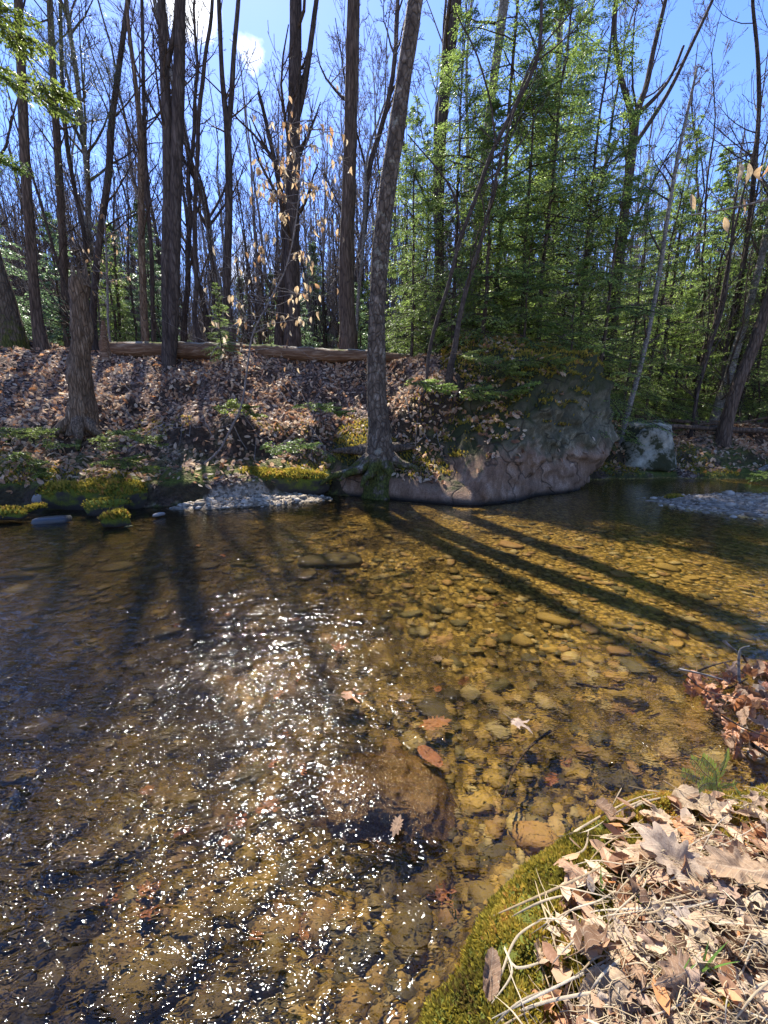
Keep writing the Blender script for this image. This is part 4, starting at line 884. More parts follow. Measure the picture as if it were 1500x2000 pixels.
def free(x, y, dmin):
    if any((x - a) ** 2 + (y - b) ** 2 < dmin * dmin for a, b in placed): return False
    placed.append((x, y)); return True
k = 0
while k < 118:
    y = 12.5 + 36 * rg.uniform() ** .9; x = rg.uniform(-1.15, .95) * y
    if x > .15 * y and rg.uniform() < .35: continue
    if not free(x, y, .9): continue
    rgn = 'left of the beech sapling' if x < -.27 * y else ('between the beech and the leaning tree' if x < .05 * y else 'beyond the boulder and right bank')
    bt = int(rg.integers(8)); kd = 'dark barked' if bt % 3 else 'pale barked'
    copy_tree(BT[bt], (x, y, float(H(x, y)) - .05), rg.uniform(.75, 1.15), rg.uniform(0, 6.28), 'bare_tree', 'slender ' + kd + ' leafless tree in the woods ' + rgn, 'tree', kd + ' leafless trees ' + rgn, tilt=(rg.normal(0, .05), rg.normal(0, .05)))
    k += 1
def cell(n, w, dpt, h0, h1, seed, name, mat, rmin, nk=16, nk2=4):
    rg = np.random.default_rng(seed); y = rg.uniform(-dpt, dpt, n); x = rg.uniform(-w, w, n); h = rg.uniform(h0, h1, n); N = 6; t = np.linspace(0, 1, N)
    P = np.stack([x[:, None] + rg.normal(0, .10, (n, N)) + rg.normal(0, .5, (n, 1)) * t, y[:, None] + rg.normal(0, .10, (n, N)), -.3 + h[:, None] * t], -1); R = (h * rg.uniform(.003, .008, n))[:, None] * (1 - .85 * t)
    A, Ra = kids(P, R, nk, .12, 1, .7, -.24, 5, .6, .5, rng=rg, wob=.12); B, Rb = kids(A, Ra, nk2, .2, 1, .7, -.5, 4, .2, .7, rng=rg, wob=.15)
    return limb_mesh(name, [(P, R, 5), (A, Ra, 3), (B, Rb, 3)], M[mat], np.zeros(3), rmin)
cells = [cell(46, 5, 2.5, 2.0, 7.0, 91, 'undergrowth_a', 'twig_grey', .004), cell(40, 5, 2.5, 4.0, 9.0, 94, 'undergrowth_b', 'twig', .005), cell(60, 8, 4, 9.0, 15.0, 92, 'woods_a', 'twig', .010), cell(70, 9, 5, 9.0, 16.0, 93, 'woods_b', 'twig_grey', .014, 12, 4)]
rg = np.random.default_rng(95)
for i in range(84):
    if i < 34: y = rg.uniform(14, 27); me = cells[i % 2]; nm, lab = 'undergrowth', 'tangle of thin grey saplings and brush in the woods'
    elif i < 60: y = rg.uniform(26, 48); me = cells[2 + i % 2]; nm, lab = 'undergrowth', 'grey brown mass of slender bare trees deeper in the woods'
    else: y = rg.uniform(50, 90); me = cells[2 + i % 2]; nm, lab = 'distant_woods', 'far off grey mass of bare trees'
    x = rg.uniform(-1.1, 1.05) * y; o_ = obj(nm, me); o_.location = (x, y, float(H(x, y))); o_.rotation_euler = (0, 0, rg.uniform(0, 6.28)); s_ = rg.uniform(.8, 1.15); o_.scale = (s_, s_, s_); tag(o_, lab, kind='stuff')
# ------------------------------------------------------------------ hemlocks
def hem_leaflets(P, S, J, ll, lw, rng, spread=.40, drop=.12):
    """P (B,N,3) branches -> diamonds"""
    B, N, _ = P.shape
    L = np.linalg.norm(P[:, -1] - P[:, 0], axis=-1)
    t = np.linspace(.12, 1.0, S)[None] + rng.uniform(-.5, .5, (B, S)) * .8 / S; t = np.clip(t, 0.02, .999)
    u = t * (N - 1); i = np.floor(u).astype(int); w = (u - i)[..., None]; bi = np.arange(B)[:, None]
    c = P[bi, i] * (1 - w) + P[bi, i + 1] * w; T = norm(P[bi, i + 1] - P[bi, i])
    up = np.array([0, 0, 1.0]); lat = norm(np.cross(T, np.broadcast_to(up, T.shape)))
    sg = np.where((np.arange(S) % 2) == 0, 1.0, -1.0)[None, :, None]
    ln = (L[:, None] * spread * (1 - t) ** .75 + .05) * rng.uniform(.7, 1.2, (B, S))
    D = norm(T * .75 + lat * sg * .8 + rng.normal(0, .12, T.shape)); D[..., 2] -= .08
    twP = np.stack([c, c + D * ln[..., None] * .5, c + D * ln[..., None] + np.array([0, 0, -1]) * (ln[..., None] * drop)], 2)  # B,S,3,3
    v = (np.linspace(.08, 1.0, J)[None, None] + rng.uniform(-.4, .4, (B, S, J)) / J).clip(0, 1)
    q = c[:, :, None] + D[:, :, None] * (ln[..., None] * v)[..., None] - np.array([0, 0, 1.0]) * (ln[..., None] * drop * v ** 2)[..., None]
    lat2 = norm(np.cross(D, np.broadcast_to(up, D.shape)))
    s2 = np.where((np.arange(J) % 2) == 0, 1.0, -1.0)[None, None, :, None]
    d2 = norm(D[:, :, None] * .7 + lat2[:, :, None] * s2 * .75 + rng.normal(0, .2, q.shape)); d2[..., 2] -= rng.uniform(-.1, .6, d2.shape[:-1])
    lf = ll * rng.uniform(.6, 1.2, v.shape) * (1 - .35 * v)
    keep = (rng.uniform(size=v.shape) < np.clip(ln / (J * ll * .42), .25, 1)[..., None])
    nrm = norm(rng.normal(0, .75, q.shape) + up); sd = norm(np.cross(d2, nrm)) * (lw / 2) * rng.uniform(.7, 1.3, v.shape)[..., None]
    q, d2, sd, lf = q[keep], d2[keep], sd[keep], lf[keep][:, None]
    V = np.stack([q, q + d2 * lf * .45 + sd, q + d2 * lf, q + d2 * lf * .45 - sd], 1)
    rn = rng.uniform(0, .35, len(q)) + np.repeat(rng.uniform(0, .65, B), S * J).reshape(B, S, J)[keep]
    return V.reshape(-1, 3), np.arange(len(q) * 4).reshape(-1, 4), np.repeat(rn, 4), twP.reshape(B * S, 3, 3)
def hem_template(seed, h=11, base=.8, maxl=2.3, nb=110, S=24, J=9, ll=.075, lw=.026, r0=.07, mat='hem', shape=.8, twigs=True):
    rg = np.random.default_rng(seed); N = 12; z = np.linspace(0, h, N); w = np.cumsum(rg.normal(0, .04, (N, 2)), 0); w -= w[0]
    P = np.concatenate([w, z[:, None]], 1); R = r0 * (1 - z / h * .93)
    tz = np.sort(rg.uniform(0, 1, nb)) ** .9; zb = base + (h - base) * tz; c = np.stack([np.interp(zb, z, P[:, k]) for k in range(3)], -1)
    az = np.arange(nb) * 2.4 + rg.normal(0, .5, nb); L = maxl * (1 - tz) ** shape * rg.uniform(.45, 1.15, nb) * np.clip(.55 + tz * 3, 0, 1) + .18
    M_ = 7; s = np.linspace(0, 1, M_); el = np.interp(tz, [0, .5, 1], [-.05, .15, .9]) + rg.normal(0, .12, nb)
    D = np.stack([np.cos(az) * np.cos(el), np.sin(az) * np.cos(el), np.sin(el)], -1)
    Bp = c[:, None] + D[:, None] * (L[:, None] * s)[..., None]; Bp[..., 2] -= (L[:, None] * .28 * s ** 2.2); Bp += np.cumsum(rg.normal(0, .02, Bp.shape), 1)
    V, Fc, rn, tw = hem_leaflets(Bp, S, J, ll, lw, rg)
    crown = mesh_np('hemlock_crown_%d' % seed, V, Fc, M[mat], False, {'rnd': rn})
    Rb = np.clip(.012 * L, .004, .03)[:, None] * np.linspace(1, .25, M_)[None]
    tb = [(P[None], R[None], 8), (Bp, Rb, 4)]
    if twigs: tb.append((tw, np.full(tw.shape[:2], .0022), 3))
    tr = limb_mesh('hemlock_trunk_%d' % seed, tb, M['twig'], np.zeros(3), .0015)
    return tr, crown
HT = [hem_template(700, 11, .9, 2.4, 105, 26, 11), hem_template(701, 9, .6, 2.1, 90, 25, 10), hem_template(702, 13, 1.2, 2.6, 115, 26, 11), hem_template(703, 5.5, .3, 1.5, 95, 24, 10)]
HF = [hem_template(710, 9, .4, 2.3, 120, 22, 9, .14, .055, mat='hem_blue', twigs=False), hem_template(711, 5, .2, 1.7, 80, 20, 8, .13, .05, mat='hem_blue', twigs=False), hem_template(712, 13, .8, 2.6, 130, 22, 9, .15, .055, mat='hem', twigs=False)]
def hemlock(px, Y, tpl, s, label, group=None, rz=None, tilt=(0, 0), zoff=0):
    x = at(px, 800, Y)[0]; z = float(H(x, Y))
    return copy_tree(tpl, (x, Y, z - .1 + zoff), s, rz if rz is not None else RNG.uniform(0, 6.28), 'hemlock', label, 'hemlock', group, ('trunk', 'crown'), tilt)
hemlock(800, 10.2, HT[1], .62, 'small bright hemlock just right of the leaning trunk')
hemlock(880, 9.9, HT[0], .72, 'hemlock with lit yellow green sprays behind the thin saplings')
hemlock(965, 10.3, HT[2], .9, 'tall dense hemlock standing above the middle of the boulder')
hemlock(1045, 9.7, HT[0], .85, 'tall hemlock with dark drooping sprays over the boulder top', rz=1.2)
hemlock(1120, 10.6, HT[2], .85, 'hemlock reaching the top of the view right of the boulder crest', rz=2.0)
hemlock(1165, 9.4, HT[1], .8, 'bushy hemlock overhanging the right shoulder of the boulder', rz=4.0)
hemlock(1010, 8.9, HT[3], .7, 'knee high young hemlock with pale sprays on the boulder top')
hemlock(1100, 8.8, HT[3], .75, 'young hemlock growing from the mossy crest of the boulder')
hemlock(935, 9.2, HT[3], .9, 'young hemlock beside the pale trunk at the back of the boulder')
hemlock(920, 11.2, HT[1], .75, 'hemlock behind the stout pale trunk', rz=.4)
hemlock(1000, 9.5, HT[1], .8, 'mid sized hemlock with light tips in front of the tall ones', rz=.9)
hemlock(1080, 11.6, HT[0], .8, 'shaded hemlock at the back of the boulder stand', rz=3.4)
hemlock(830, 11.4, HT[1], .7, 'yellow green hemlock at the left edge of the evergreen stand', rz=2.4)
hemlock(1215, 11.0, HT[0], .6, 'hemlock between the boulder stand and the curved birch', rz=5.4)
hemlock(1275, 12.2, HT[1], .9, 'hemlock behind the lichen boulder')
hemlock(1360, 13.0, HT[0], .75, 'layered hemlock behind the fallen poles at right')
hemlock(1440, 12.0, HT[1], .85, 'hemlock with open layered sprays near the right edge')
hemlock(1530, 11.0, HT[0], .8, 'hemlock cut off by the right edge of the view')
hemlock(1340, 17, HF[2], .8, 'pointed dark hemlock standing against the sky at right')
hemlock(1420, 18, HF[0], 1.0, 'rounded dark hemlock at the upper right behind the thin trunks')
hemlock(790, 13.5, HT[0], .75, 'hemlock in the gap between the leaning trunk and the ridged one')
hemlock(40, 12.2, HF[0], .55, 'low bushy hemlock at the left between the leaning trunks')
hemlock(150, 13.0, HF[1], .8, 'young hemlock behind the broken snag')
hemlock(445, 9.9, HT[3], .32, 'tiny bright hemlock seedling behind the fallen log')
rg = np.random.default_rng(98); k = 0
while k < 58:
    right = k < 26; u_ = rg.uniform(.28, 1.05) if right else rg.uniform(-1.05, .05); y = rg.uniform(11.8, 19) if right else rg.uniform(13, 22); x = u_ * y
    if not free(x, y, .8): continue
    tp = (HT + HF)[int(rg.integers(7))] if right else [HF[0], HF[1], HT[3]][int(rg.integers(3))]
    copy_tree(tp, (x, y, float(H(x, y)) - .1), rg.uniform(.5, .85) if right else rg.uniform(.45, .75), rg.uniform(0, 6.28), 'hemlock', 'young feathery hemlock growing behind the lower right bank' if right else 'low hemlock in the undergrowth behind the left bank crest', 'hemlock', 'young hemlocks behind the right bank' if right else 'low hemlocks behind the left bank', ('trunk', 'crown')); k += 1
rg = np.random.default_rng(99); k = 0
while k < 62:
    y = rg.uniform(13.5, 34); u_ = rg.uniform(-1.1, 1.1); x = u_ * y
    if not free(x, y, 1.0): continue
    j = int(rg.integers(3)) if u_ > .1 else int(rg.integers(2))
    s = rg.uniform(.45, .75) if u_ < .1 else rg.uniform(.6, 1.05)
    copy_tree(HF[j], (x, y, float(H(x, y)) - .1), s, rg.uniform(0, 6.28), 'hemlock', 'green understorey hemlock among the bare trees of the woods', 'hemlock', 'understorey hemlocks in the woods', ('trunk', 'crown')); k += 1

# hemlock boughs: sprays low on the bank, and the bough hanging into the top left corner
def bough(pts, Y, seed, label, nside=7, ll=.045, lw=.016, mat='hem', lean=0, sl=.45, S=22, J=10, w=5, name='hemlock_bough', cat='bough'):
    rg = np.random.default_rng(seed); P, R = px_line([(a, b_, w) for a, b_ in pts], Y, lean); P, R = resample(P, R, 9)
    A, Ra = kids(P[None], R[None] * np.linspace(1, .3, 9)[None], nside, .05, .95, .75, -sl, 7, -.1, .7, rng=rg, wob=.06)
    mid = P.mean(0)
    flat = A[:, 0:1, 2:3]; A[..., 2:3] = flat + (A[..., 2:3] - flat) * .35
    A = np.concatenate([A, resample(P, R, 7)[0][None]], 0); Ra = np.concatenate([Ra, resample(P, R, 7)[1][None] * .6], 0)
    V, Fc, rn, tw = hem_leaflets(A, S, J, ll, lw, rg, spread=.34)
    b = P[0].copy(); root = empty(name, b, label, cat)
    obj('needles', mesh_np('needles', V - b, Fc, M[mat], False, {'rnd': rn}), root)
    obj('twigs', limb_mesh('twigs', [(A, Ra * .7, 4), (tw, np.full(tw.shape[:2], .0014), 3)], M['twig'], b, .0012), root)
bough([(-120, -60), (-40, 10), (30, 80), (75, 150), (105, 200)], 3.6, 801, 'bright sunlit hemlock bough hanging into the upper left corner', 16, .042, .015, mat='hem_lit', sl=.5, S=28, lean=.3)
bough([(-120, 60), (-60, 110), (10, 150), (60, 180), (118, 215)], 3.9, 802, 'second lower hemlock spray under the upper left bough', 12, .042, .015, mat='hem_lit', sl=.45, S=26)
bough([(-90, 300), (-40, 310), (10, 318), (60, 335)], 4.6, 803, 'small pale hemlock spray reaching in from the left edge', 9, .04, .014, sl=.4)
lowb = [((-60, 850), (0, 842), (60, 850), (130, 872), 6.4, 'broad pale hemlock spray low on the bank at far left'), ((170, 880), (215, 845), (265, 850), (318, 872), 6.3, 'hemlock spray spreading right of the broken snag base'),
        ((20, 870), (50, 900), (80, 925), (95, 945), 6.1, 'drooping green hemlock spray above the left shore rocks'), ((175, 905), (225, 895), (270, 905), (300, 925), 6.15, 'lower hemlock spray over leaves beside the mossy ledge'),
        ((500, 880), (560, 868), (610, 872), (655, 892), 6.6, 'dark hemlock spray left of the leaning tree roots'), ((560, 800), (600, 790), (640, 795), (668, 805), 7.4, 'small hemlock spray on the bank above the mossy hump'),
        ((880, 690), (930, 700), (1000, 735), (1060, 745), 7.2, 'pale bare tipped hemlock branch drooping over the boulder edge'), ((780, 760), (815, 745), (850, 755), (885, 770), 7.2, 'blue green hemlock spray right of the leaning trunk'),
        ((880, 770), (930, 760), (980, 765), (1040, 745), 7.0, 'long hemlock spray lying against the boulder face'), ((960, 720), (1000, 705), (1050, 705), (1100, 715), 7.3, 'hemlock spray on the lit top edge of the boulder'),
        ((1540, 930), (1500, 925), (1480, 932), (1465, 940), 8.6, 'little green spray poking in over the water at right'), ((400, 800), (440, 790), (470, 795), (500, 810), 7.2, 'pale sunlit hemlock sprig among leaves mid bank')]
for i, (a, b_, c, d_, Y_, lab) in enumerate(lowb):
    bough([a, b_, c, d_], Y_, 810 + i, lab, 14, .05, .018, 'hem_lit' if i in (0, 1, 2, 3, 6, 9, 11) else 'hem', sl=.45, S=28, J=11, w=4)

# white pine tufts on the tall straight trunk (clusters of long needles)
def pine_crown():
    rg = np.random.default_rng(66); c = []
    for k in range(240):
        px, py = rg.uniform(85, 225), rg.uniform(20, 360)
        if vn3(px * .025, py * .03, 0, 5) < .05: continue
        c.append(at(px, py, rg.uniform(10.2, 12.2)))
    c = np.array(c); n = len(c); m = 60
    D = norm(rg.normal(size=(n, m, 3)) + np.array([0, 0, .4])); L = rg.uniform(.07, .14, (n, m, 1)); S = norm(np.cross(D, rg.normal(size=(n, m, 3)))) * .004
    o = c[:, None] + rg.normal(0, .09, (n, m, 3)) * np.array([2, 2, .5])
    V = np.stack([o - S, o + S, o + D * L], 2).reshape(-1, 3)
    return V, np.arange(n * m * 3).reshape(-1, 3)
V, Fc = pine_crown(); pt = [o_ for o_ in bpy.data.objects if o_.get('label', '').startswith('tall straight brown trunk behind')][0]
obj('crown', mesh_np('pine_crown', V - np.array(pt.location), Fc, M['pine'], False, {'rnd': np.repeat(rg.uniform(size=len(Fc)), 3)}), pt)

# ------------------------------------------------------------------ beech sapling with pale dead leaves
def beech_leaf(seed):
    rg = np.random.default_rng(seed); n = 7; u = np.linspace(0, 1, n); w = np.sin(u ** .8 * np.pi) * .24 + .004; c1, c2 = rg.uniform(.3, 1.8), rg.uniform(-.9, 1.4)
    V = []; 
    for i in range(n):
        bend = c1 * u[i] ** 2 * .35; x = u[i] * (1 - .15 * c1 * u[i])
        for s in (-1, 0, 1):
            V.append([x, s * w[i] * (1 - .25 * abs(c2)), -bend + abs(s) * w[i] * c2 + .02 * math.sin(i * 2 + s)])
    Fc = [[i * 3 + k, i * 3 + k + 1, i * 3 + k + 4, i * 3 + k + 3] for i in range(n - 1) for k in (0, 1)]
    return np.array(V), np.array(Fc)
BL = [mesh_np('beech_leaf_%d' % i, *beech_leaf(900 + i), M['beech'], True) for i in range(7)]
bp_ = [(400, 905, 7), (428, 880, 6), (452, 835, 7), (472, 790, 6), (483, 720, 6), (493, 655, 6), (520, 600, 6), (556, 530, 5), (572, 470, 5), (582, 400, 4), (590, 330, 4), (604, 250, 3), (625, 170, 2)]
P, R = px_line(bp_, float(hit(400, 905)[1]), -.5, .6); b = P[0].copy()
be = empty('beech_sapling', b, 'crooked beech sapling with pale tan dead leaves still hanging on its twigs', 'sapling')
obj('stem', trunk_mesh('stem', P, R, M['twig_grey'], 8, 60, .05, .2, b, 8), be)
rg = np.random.default_rng(31); Q, RR = resample(P, R, 60); Bs = []; 
for k in range(64):
    j = int(np.interp(rg.uniform(), [0, 1], [20, 56])); o_ = Q[j]; a = rg.uniform(0, 6.28); L = rg.uniform(.5, 1.45) * (1 - .45 * (j - 16) / 44); m = 9
    d = np.array([math.cos(a), math.sin(a) * .8, rg.uniform(-.05, .35)]); pts = [o_]
    for i in range(m - 1):
        d = d + rg.normal(0, .16, 3) + np.array([0, 0, -.015]); d = d / np.linalg.norm(d); pts.append(pts[-1] + d * L / (m - 1))
    Bs.append(pts)
Bs = np.array(Bs); Rb = np.linspace(.006, .0018, 9)[None].repeat(len(Bs), 0)
tw, twR = kids(Bs, Rb, 4, .3, 1.0, .8, -.35, 5, 0, .8, rng=rg, wob=.15)
obj('twigs', limb_mesh('twigs', [(Bs, Rb, 5), (tw, twR, 4)], M['twig_grey'], b, .0013), be)
cnt = 0; cand = [(p_, 1) for p_ in tw[:, 2]] + [(p_, 1) for p_ in tw[:, 4]] + [(p_, 1) for p_ in Bs[:, 8]] + [(p_, 1) for p_ in Bs[:, 6]] + [(p_, 1) for p_ in tw[:, 3]]; rg.shuffle(cand) if False else None
def pxof(p):
    v = p - CAM; zc = v[1] * CP - v[2] * SP; return 750 + F * v[0] / zc, 1000 - F * (v[1] * SP + v[2] * CP) / zc
wts = np.array([(lambda q: math.exp(-((q[0] - 575) / 105) ** 2 - ((q[1] - 440) / 150) ** 2) + (.12 if 380 < q[0] < 770 and 60 < q[1] < 720 else 0))(pxof(c_[0])) for c_ in cand]); wts += 1e-6
idx = rg.choice(len(cand), len(cand), replace=False, p=wts / wts.sum())
for j in idx:
    if cnt >= 298: break
    p_ = cand[j][0]
    # fewer leaves low on the stem
    o_ = obj('leaf', BL[int(rg.integers(7))], be); s = rg.uniform(.085, .14); o_.location = p_ - b; o_.scale = (s, s, s)
    o_.rotation_euler = (rg.normal(0, .6), rg.uniform(.7, 1.5), rg.uniform(0, 6.28)); cnt += 1
# small orange leaf beech at the left
P, R = px_line([(212, 640, 4), (210, 560, 4), (207, 480, 3), (203, 420, 2)], 11); P, R = extend(P, R, 0); b = P[0].copy()
be2 = empty('beech_sapling', b, 'small beech sapling with orange brown leaves beyond the broken snag', 'sapling'); obj('stem', trunk_mesh('stem', P, R, M['twig_grey'], 6, 20, .05, .2, b, 8), be2)
Q, RR = resample(P, R, 20); A, Ra = kids(Q[None], RR[None], 14, .3, 1, 1.0, -.35, 5, 0, .8, rng=rg, wob=.12); obj('twigs', limb_mesh('twigs', [(A, Ra, 4)], M['twig_grey'], b, .002), be2)
for i in range(50):
    o_ = obj('leaf', BL[int(rg.integers(7))], be2); p_ = A[int(rg.integers(14)), int(rg.integers(1, 5))] + rg.normal(0, .03, 3); o_.location = p_ - b; s = rg.uniform(.09, .13); o_.scale = (s, s, s); o_.rotation_euler = (rg.normal(0, .6), rg.uniform(.7, 1.5), rg.uniform(0, 6.28))
# twig with tan leaves entering at the right edge
P, R = px_line([(1600, 350, 6), (1540, 375, 5), (1480, 395, 4), (1420, 408, 3), (1350, 420, 2)], 2.6); b = P[0].copy(); lt = empty('beech_twig', b, 'thin beech twig with curled tan leaves reaching in from the right edge', 'twig')
obj('twig', trunk_mesh('twig', P, R, M['twig_grey'], 6, 24, .05, 0, b, 8), lt)
for (px, py, a) in ((1490, 345, 1.2), (1505, 330, 1.4), (1462, 340, 1.5), (1446, 340, 1.5), (1350, 400, 1.5), (1452, 410, .6), (1415, 445, .7)):
    q = at(px, py - 22, 2.6); tq = resample(P, R, 40)[0]; kk = int(np.argmin(np.linalg.norm(tq - q, axis=1))); m_ = (q + tq[kk]) / 2 + rg.normal(0, .01, 3)
    obj('twiglet', limb_mesh('twiglet', [(np.array([[tq[kk], m_, q]]), np.array([[.0016, .0013, .001]]), 4)], M['twig_grey'], b, .0008), lt)
    o_ = obj('leaf', BL[int(rg.integers(7))], lt); o_.location = q - b; s = rg.uniform(.085, .115); o_.scale = (s, s * .8, s); o_.rotation_euler = (rg.normal(0, .3), a, rg.uniform(0, 6.28))

# fallen twigs and dead branches on the bank
rg = np.random.default_rng(55)
for i in range(46):
    px, py = rg.uniform(20, 900), rg.uniform(720, 925); p_ = hit(px, py)
    if p_[1] > 12: continue
    L = rg.uniform(.35, 1.1); a = rg.uniform(0, 6.28); n = 7; d = np.array([math.cos(a), math.sin(a) * .6]); pts = []
    for k_ in range(n):
        q = p_[:2] + d * L * (k_ / (n - 1) - .5); d = d + rg.normal(0, .08, 2); pts.append([q[0], q[1], float(H(q[0], q[1])) + .04 + .10 * math.sin(k_ / (n - 1) * 3.14) * rg.uniform(0, 1.4)])
    pts = np.array(pts); Rr = np.linspace(rg.uniform(.006, .012), .002, n); A, Ra = kids(pts[None], Rr[None], 3, .3, .9, .7, -.4, 4, .1, .7, rng=rg)
    o_ = obj('fallen_twig', limb_mesh('fallen_twig', [(pts[None], Rr[None], 5), (A, Ra, 4)], M['twig_grey'], p_)); o_.location = p_
    tag(o_, 'pale dead twig lying on the leaf litter of the far bank', 'twig', 'dead twigs on the far bank')
# ------------------------------------------------------------------ near mossy bank
def near_h(X, Y): return H(X, Y)
r = np.random.default_rng(21)
n = 110000; X = r.uniform(.05, 2.1, n); Y = r.uniform(.25, 1.1, n); nd = near_d(X, Y)
k = (nd > -.02) & (X < Y * 1.05 + .25); X, Y = X[k], Y[k]
bare = fbm(X * 4.5, Y * 4.5, seed=91) + 1.1 * sstep(.18, .5, near_d(X, Y)) ; k = (bare < .50 + .4 * r.uniform(size=len(X))); X, Y = X[k][:34000], Y[k][:34000]
Z = H(X, Y); e = .01; N = norm(np.stack([-(H(X + e, Y) - Z) / e, -(H(X, Y + e) - Z) / e, np.ones(len(X))], -1))
moss_on('moss', np.stack([X, Y, Z], -1), N, .0125, 22, 'golden green moss cushion covering the near bank', T=MT)
# crumbs of leaf underneath
n = 2600; X = r.uniform(.2, 1.9, n); Y = r.uniform(.3, 1.02, n); k = (near_d(X, Y) > .14 + .12 * r.uniform(size=n)); leaf_scatter('leaf_litter', X[k], Y[k], .05, 23, M['litter'], .004, .3, label='small dead leaf scraps between the larger leaves on the near bank')

def big_leaf(kind, seed, curl=1.0):
    """maple, oak or beech outline with a midrib fold and a curl"""
    rg = np.random.default_rng(seed); n = 72; a = np.linspace(0, 2 * np.pi, n, endpoint=False)
    if kind == 'maple':
        rr = np.zeros(n)
        for c, L, w in ((0, 1.0, .40), (.95, .85, .36), (-.95, .85, .36), (1.9, .55, .33), (-1.9, .55, .33)):
            dlt = np.abs((a - c + np.pi) % (2 * np.pi) - np.pi); rr = np.maximum(rr, L * np.clip(1 - dlt / w, 0, 1) ** .8)
        rr = np.maximum(rr, .36); rr += .05 * np.sign(np.sin(a * 17)) * (rr > .45); rr[np.abs(a - np.pi) < .25] = .12
    elif kind == 'oak':
        e = 1 / np.sqrt((np.cos(a) / .95) ** 2 + (np.sin(a) / .45) ** 2); rr = e * (1 + .2 * np.cos(a * 12))
    else:
        rr = 1 / np.sqrt((np.cos(a) / .9) ** 2 + (np.sin(a) / .42) ** 2); rr = rr * (1 + .03 * np.sign(np.sin(a * 24)))
    rings = 5; V = [[0, 0, 0]]
    for k in range(1, rings + 1):
        for i in range(n): V.append([math.cos(a[i]) * rr[i] * k / rings, math.sin(a[i]) * rr[i] * k / rings, 0])
    V = np.array(V); Fc = []
    T3 = np.array([[0, 1 + i, 1 + (i + 1) % n] for i in range(n)]); Q4 = np.array([[1 + k * n + i, 1 + (k + 1) * n + i, 1 + (k + 1) * n + (i + 1) % n, 1 + k * n + (i + 1) % n] for k in range(rings - 1) for i in range(n)])
    x, y = V[:, 0].copy(), V[:, 1].copy()
    z = np.abs(y) * rg.uniform(-.1, .5) * curl + .30 * curl * vn3(x * 1.8 + seed, y * 1.8, 0, seed) + .10 * vn3(x * 5, y * 5 + seed, 0, seed + 1) + .03 * np.abs(np.sin(np.arctan2(y, x) * 8)) * np.hypot(x, y)
    # roll up the sides
    c = rg.uniform(.3, 1.5) * curl; th = y * c; V[:, 1] = np.where(abs(c) > .01, np.sin(th) / c, y); z = z + (1 - np.cos(th)) / c
    c = rg.uniform(-.9, .9) * curl; th = V[:, 0] * c; z2 = z + (1 - np.cos(th)) / (c if abs(c) > .05 else 1e9); V[:, 0] = np.sin(th) / c if abs(c) > .05 else V[:, 0]
    V[:, 2] = z2
    # stalk
    st, sf = tubes(np.array([[-.05, 0, .01], [-.5, .03, .05], [-1.0, .10, .12]]), np.array([.018, .014, .012]), 5)
    V_, F_, _ = merge([(V, [T3, Q4]), (st, [sf])]); return V_, F_
BIG = []
for i in range(14):
    k_ = ['maple', 'oak', 'beech', 'maple', 'beech', 'oak', 'maple'][i % 7]; V_, F_ = big_leaf(k_, 1000 + i, [1, .8, 1.3, .6][i % 4]); BIG.append((k_, mesh_np('dry_leaf_%d' % i, V_, F_, M['leaf_obj'], True)))
rg = np.random.default_rng(61); spots = []
def near_xy(px, py, dz=.02):
    d = ray(px, py); z = .3
    for _ in range(12):
        t = (z - CAM[2]) / d[2]; p = CAM + d * t; z = float(H(p[0], p[1])) + dz
    return CAM + d * ((z - CAM[2]) / d[2])
def put_leaf(px, py, w, idx, lab, group=None, yaw=None, mat=None, tilt=.35, dz=.03, p=None, flatz=1.0):
    p = near_xy(px, py, dz) if p is None else p
    t = p[1] / ray(px, py)[1] if p[1] > 0 else 1; s = w / 2 / F * t
    me = BIG[idx % 14][1]
    if mat: me = me.copy(); me.materials.clear(); me.materials.append(M[mat])
    o = obj('fallen_leaf', me); o.location = p; o.scale = (s, s, s * flatz); o.rotation_euler = (rg.normal(0, tilt), rg.normal(0, tilt), yaw if yaw is not None else rg.uniform(0, 6.28))
    return tag(o, lab, 'leaf', group)
named = [(1200, 1590, 90, 2, 'curled greyish leaf standing on edge at the head of the straw bundle', -.9), (1360, 1560, 120, 4, 'rolled mauve grey leaf lying on the moss below the seedling', -1.1), (1150, 1845, 150, 0, 'flat pinkish brown maple leaf near the middle of the mound', .6),
         (960, 1900, 80, 11, 'small bluish grey folded leaf at the water side of the mound', 1.2), (1430, 1870, 150, 3, 'reddish brown maple leaf beside the green grass tuft', .2), (1320, 1680, 150, 1, 'dark shadowed purplish leaf curled over its neighbours', 2.2),
         (1240, 1740, 130, 6, 'pale pink leaf with curled rim in the centre of the mound', 1.0), (1330, 1900, 120, 8, 'round cream coloured shrivelled leaf near the bottom', .4), (1450, 1700, 140, 5, 'tan leaf tipped up at the right edge of the mound', 2.8), (1180, 1930, 130, 9, 'brown leaf with a rolled edge at the bottom of the mound', 3.4)]
for (px, py, w, i_, lab, yw) in named: put_leaf(px, py, w, i_, lab, None, yw, dz=.045)
cnt = 0
while cnt < 240:
    px, py = rg.uniform(960, 1560), rg.uniform(1665, 2080)
    e = np.interp(py, [1650, 1700, 1800, 1900, 2080], [1450, 1320, 1230, 1180, 1100])
    if px < e + rg.uniform(-30, 60): continue
    j_ = int(rg.integers(14)); kn = {'maple': 'lobed maple', 'oak': 'wavy edged oak', 'beech': 'oval beech'}[BIG[j_][0]]; put_leaf(px, py, rg.uniform(38, 92), j_, 'crumpled dry ' + kn + ' leaf in the heap on the mossy bank', 'dry ' + kn + ' leaves heaped on the near bank', dz=rg.uniform(.008, .035), tilt=.33); cnt += 1
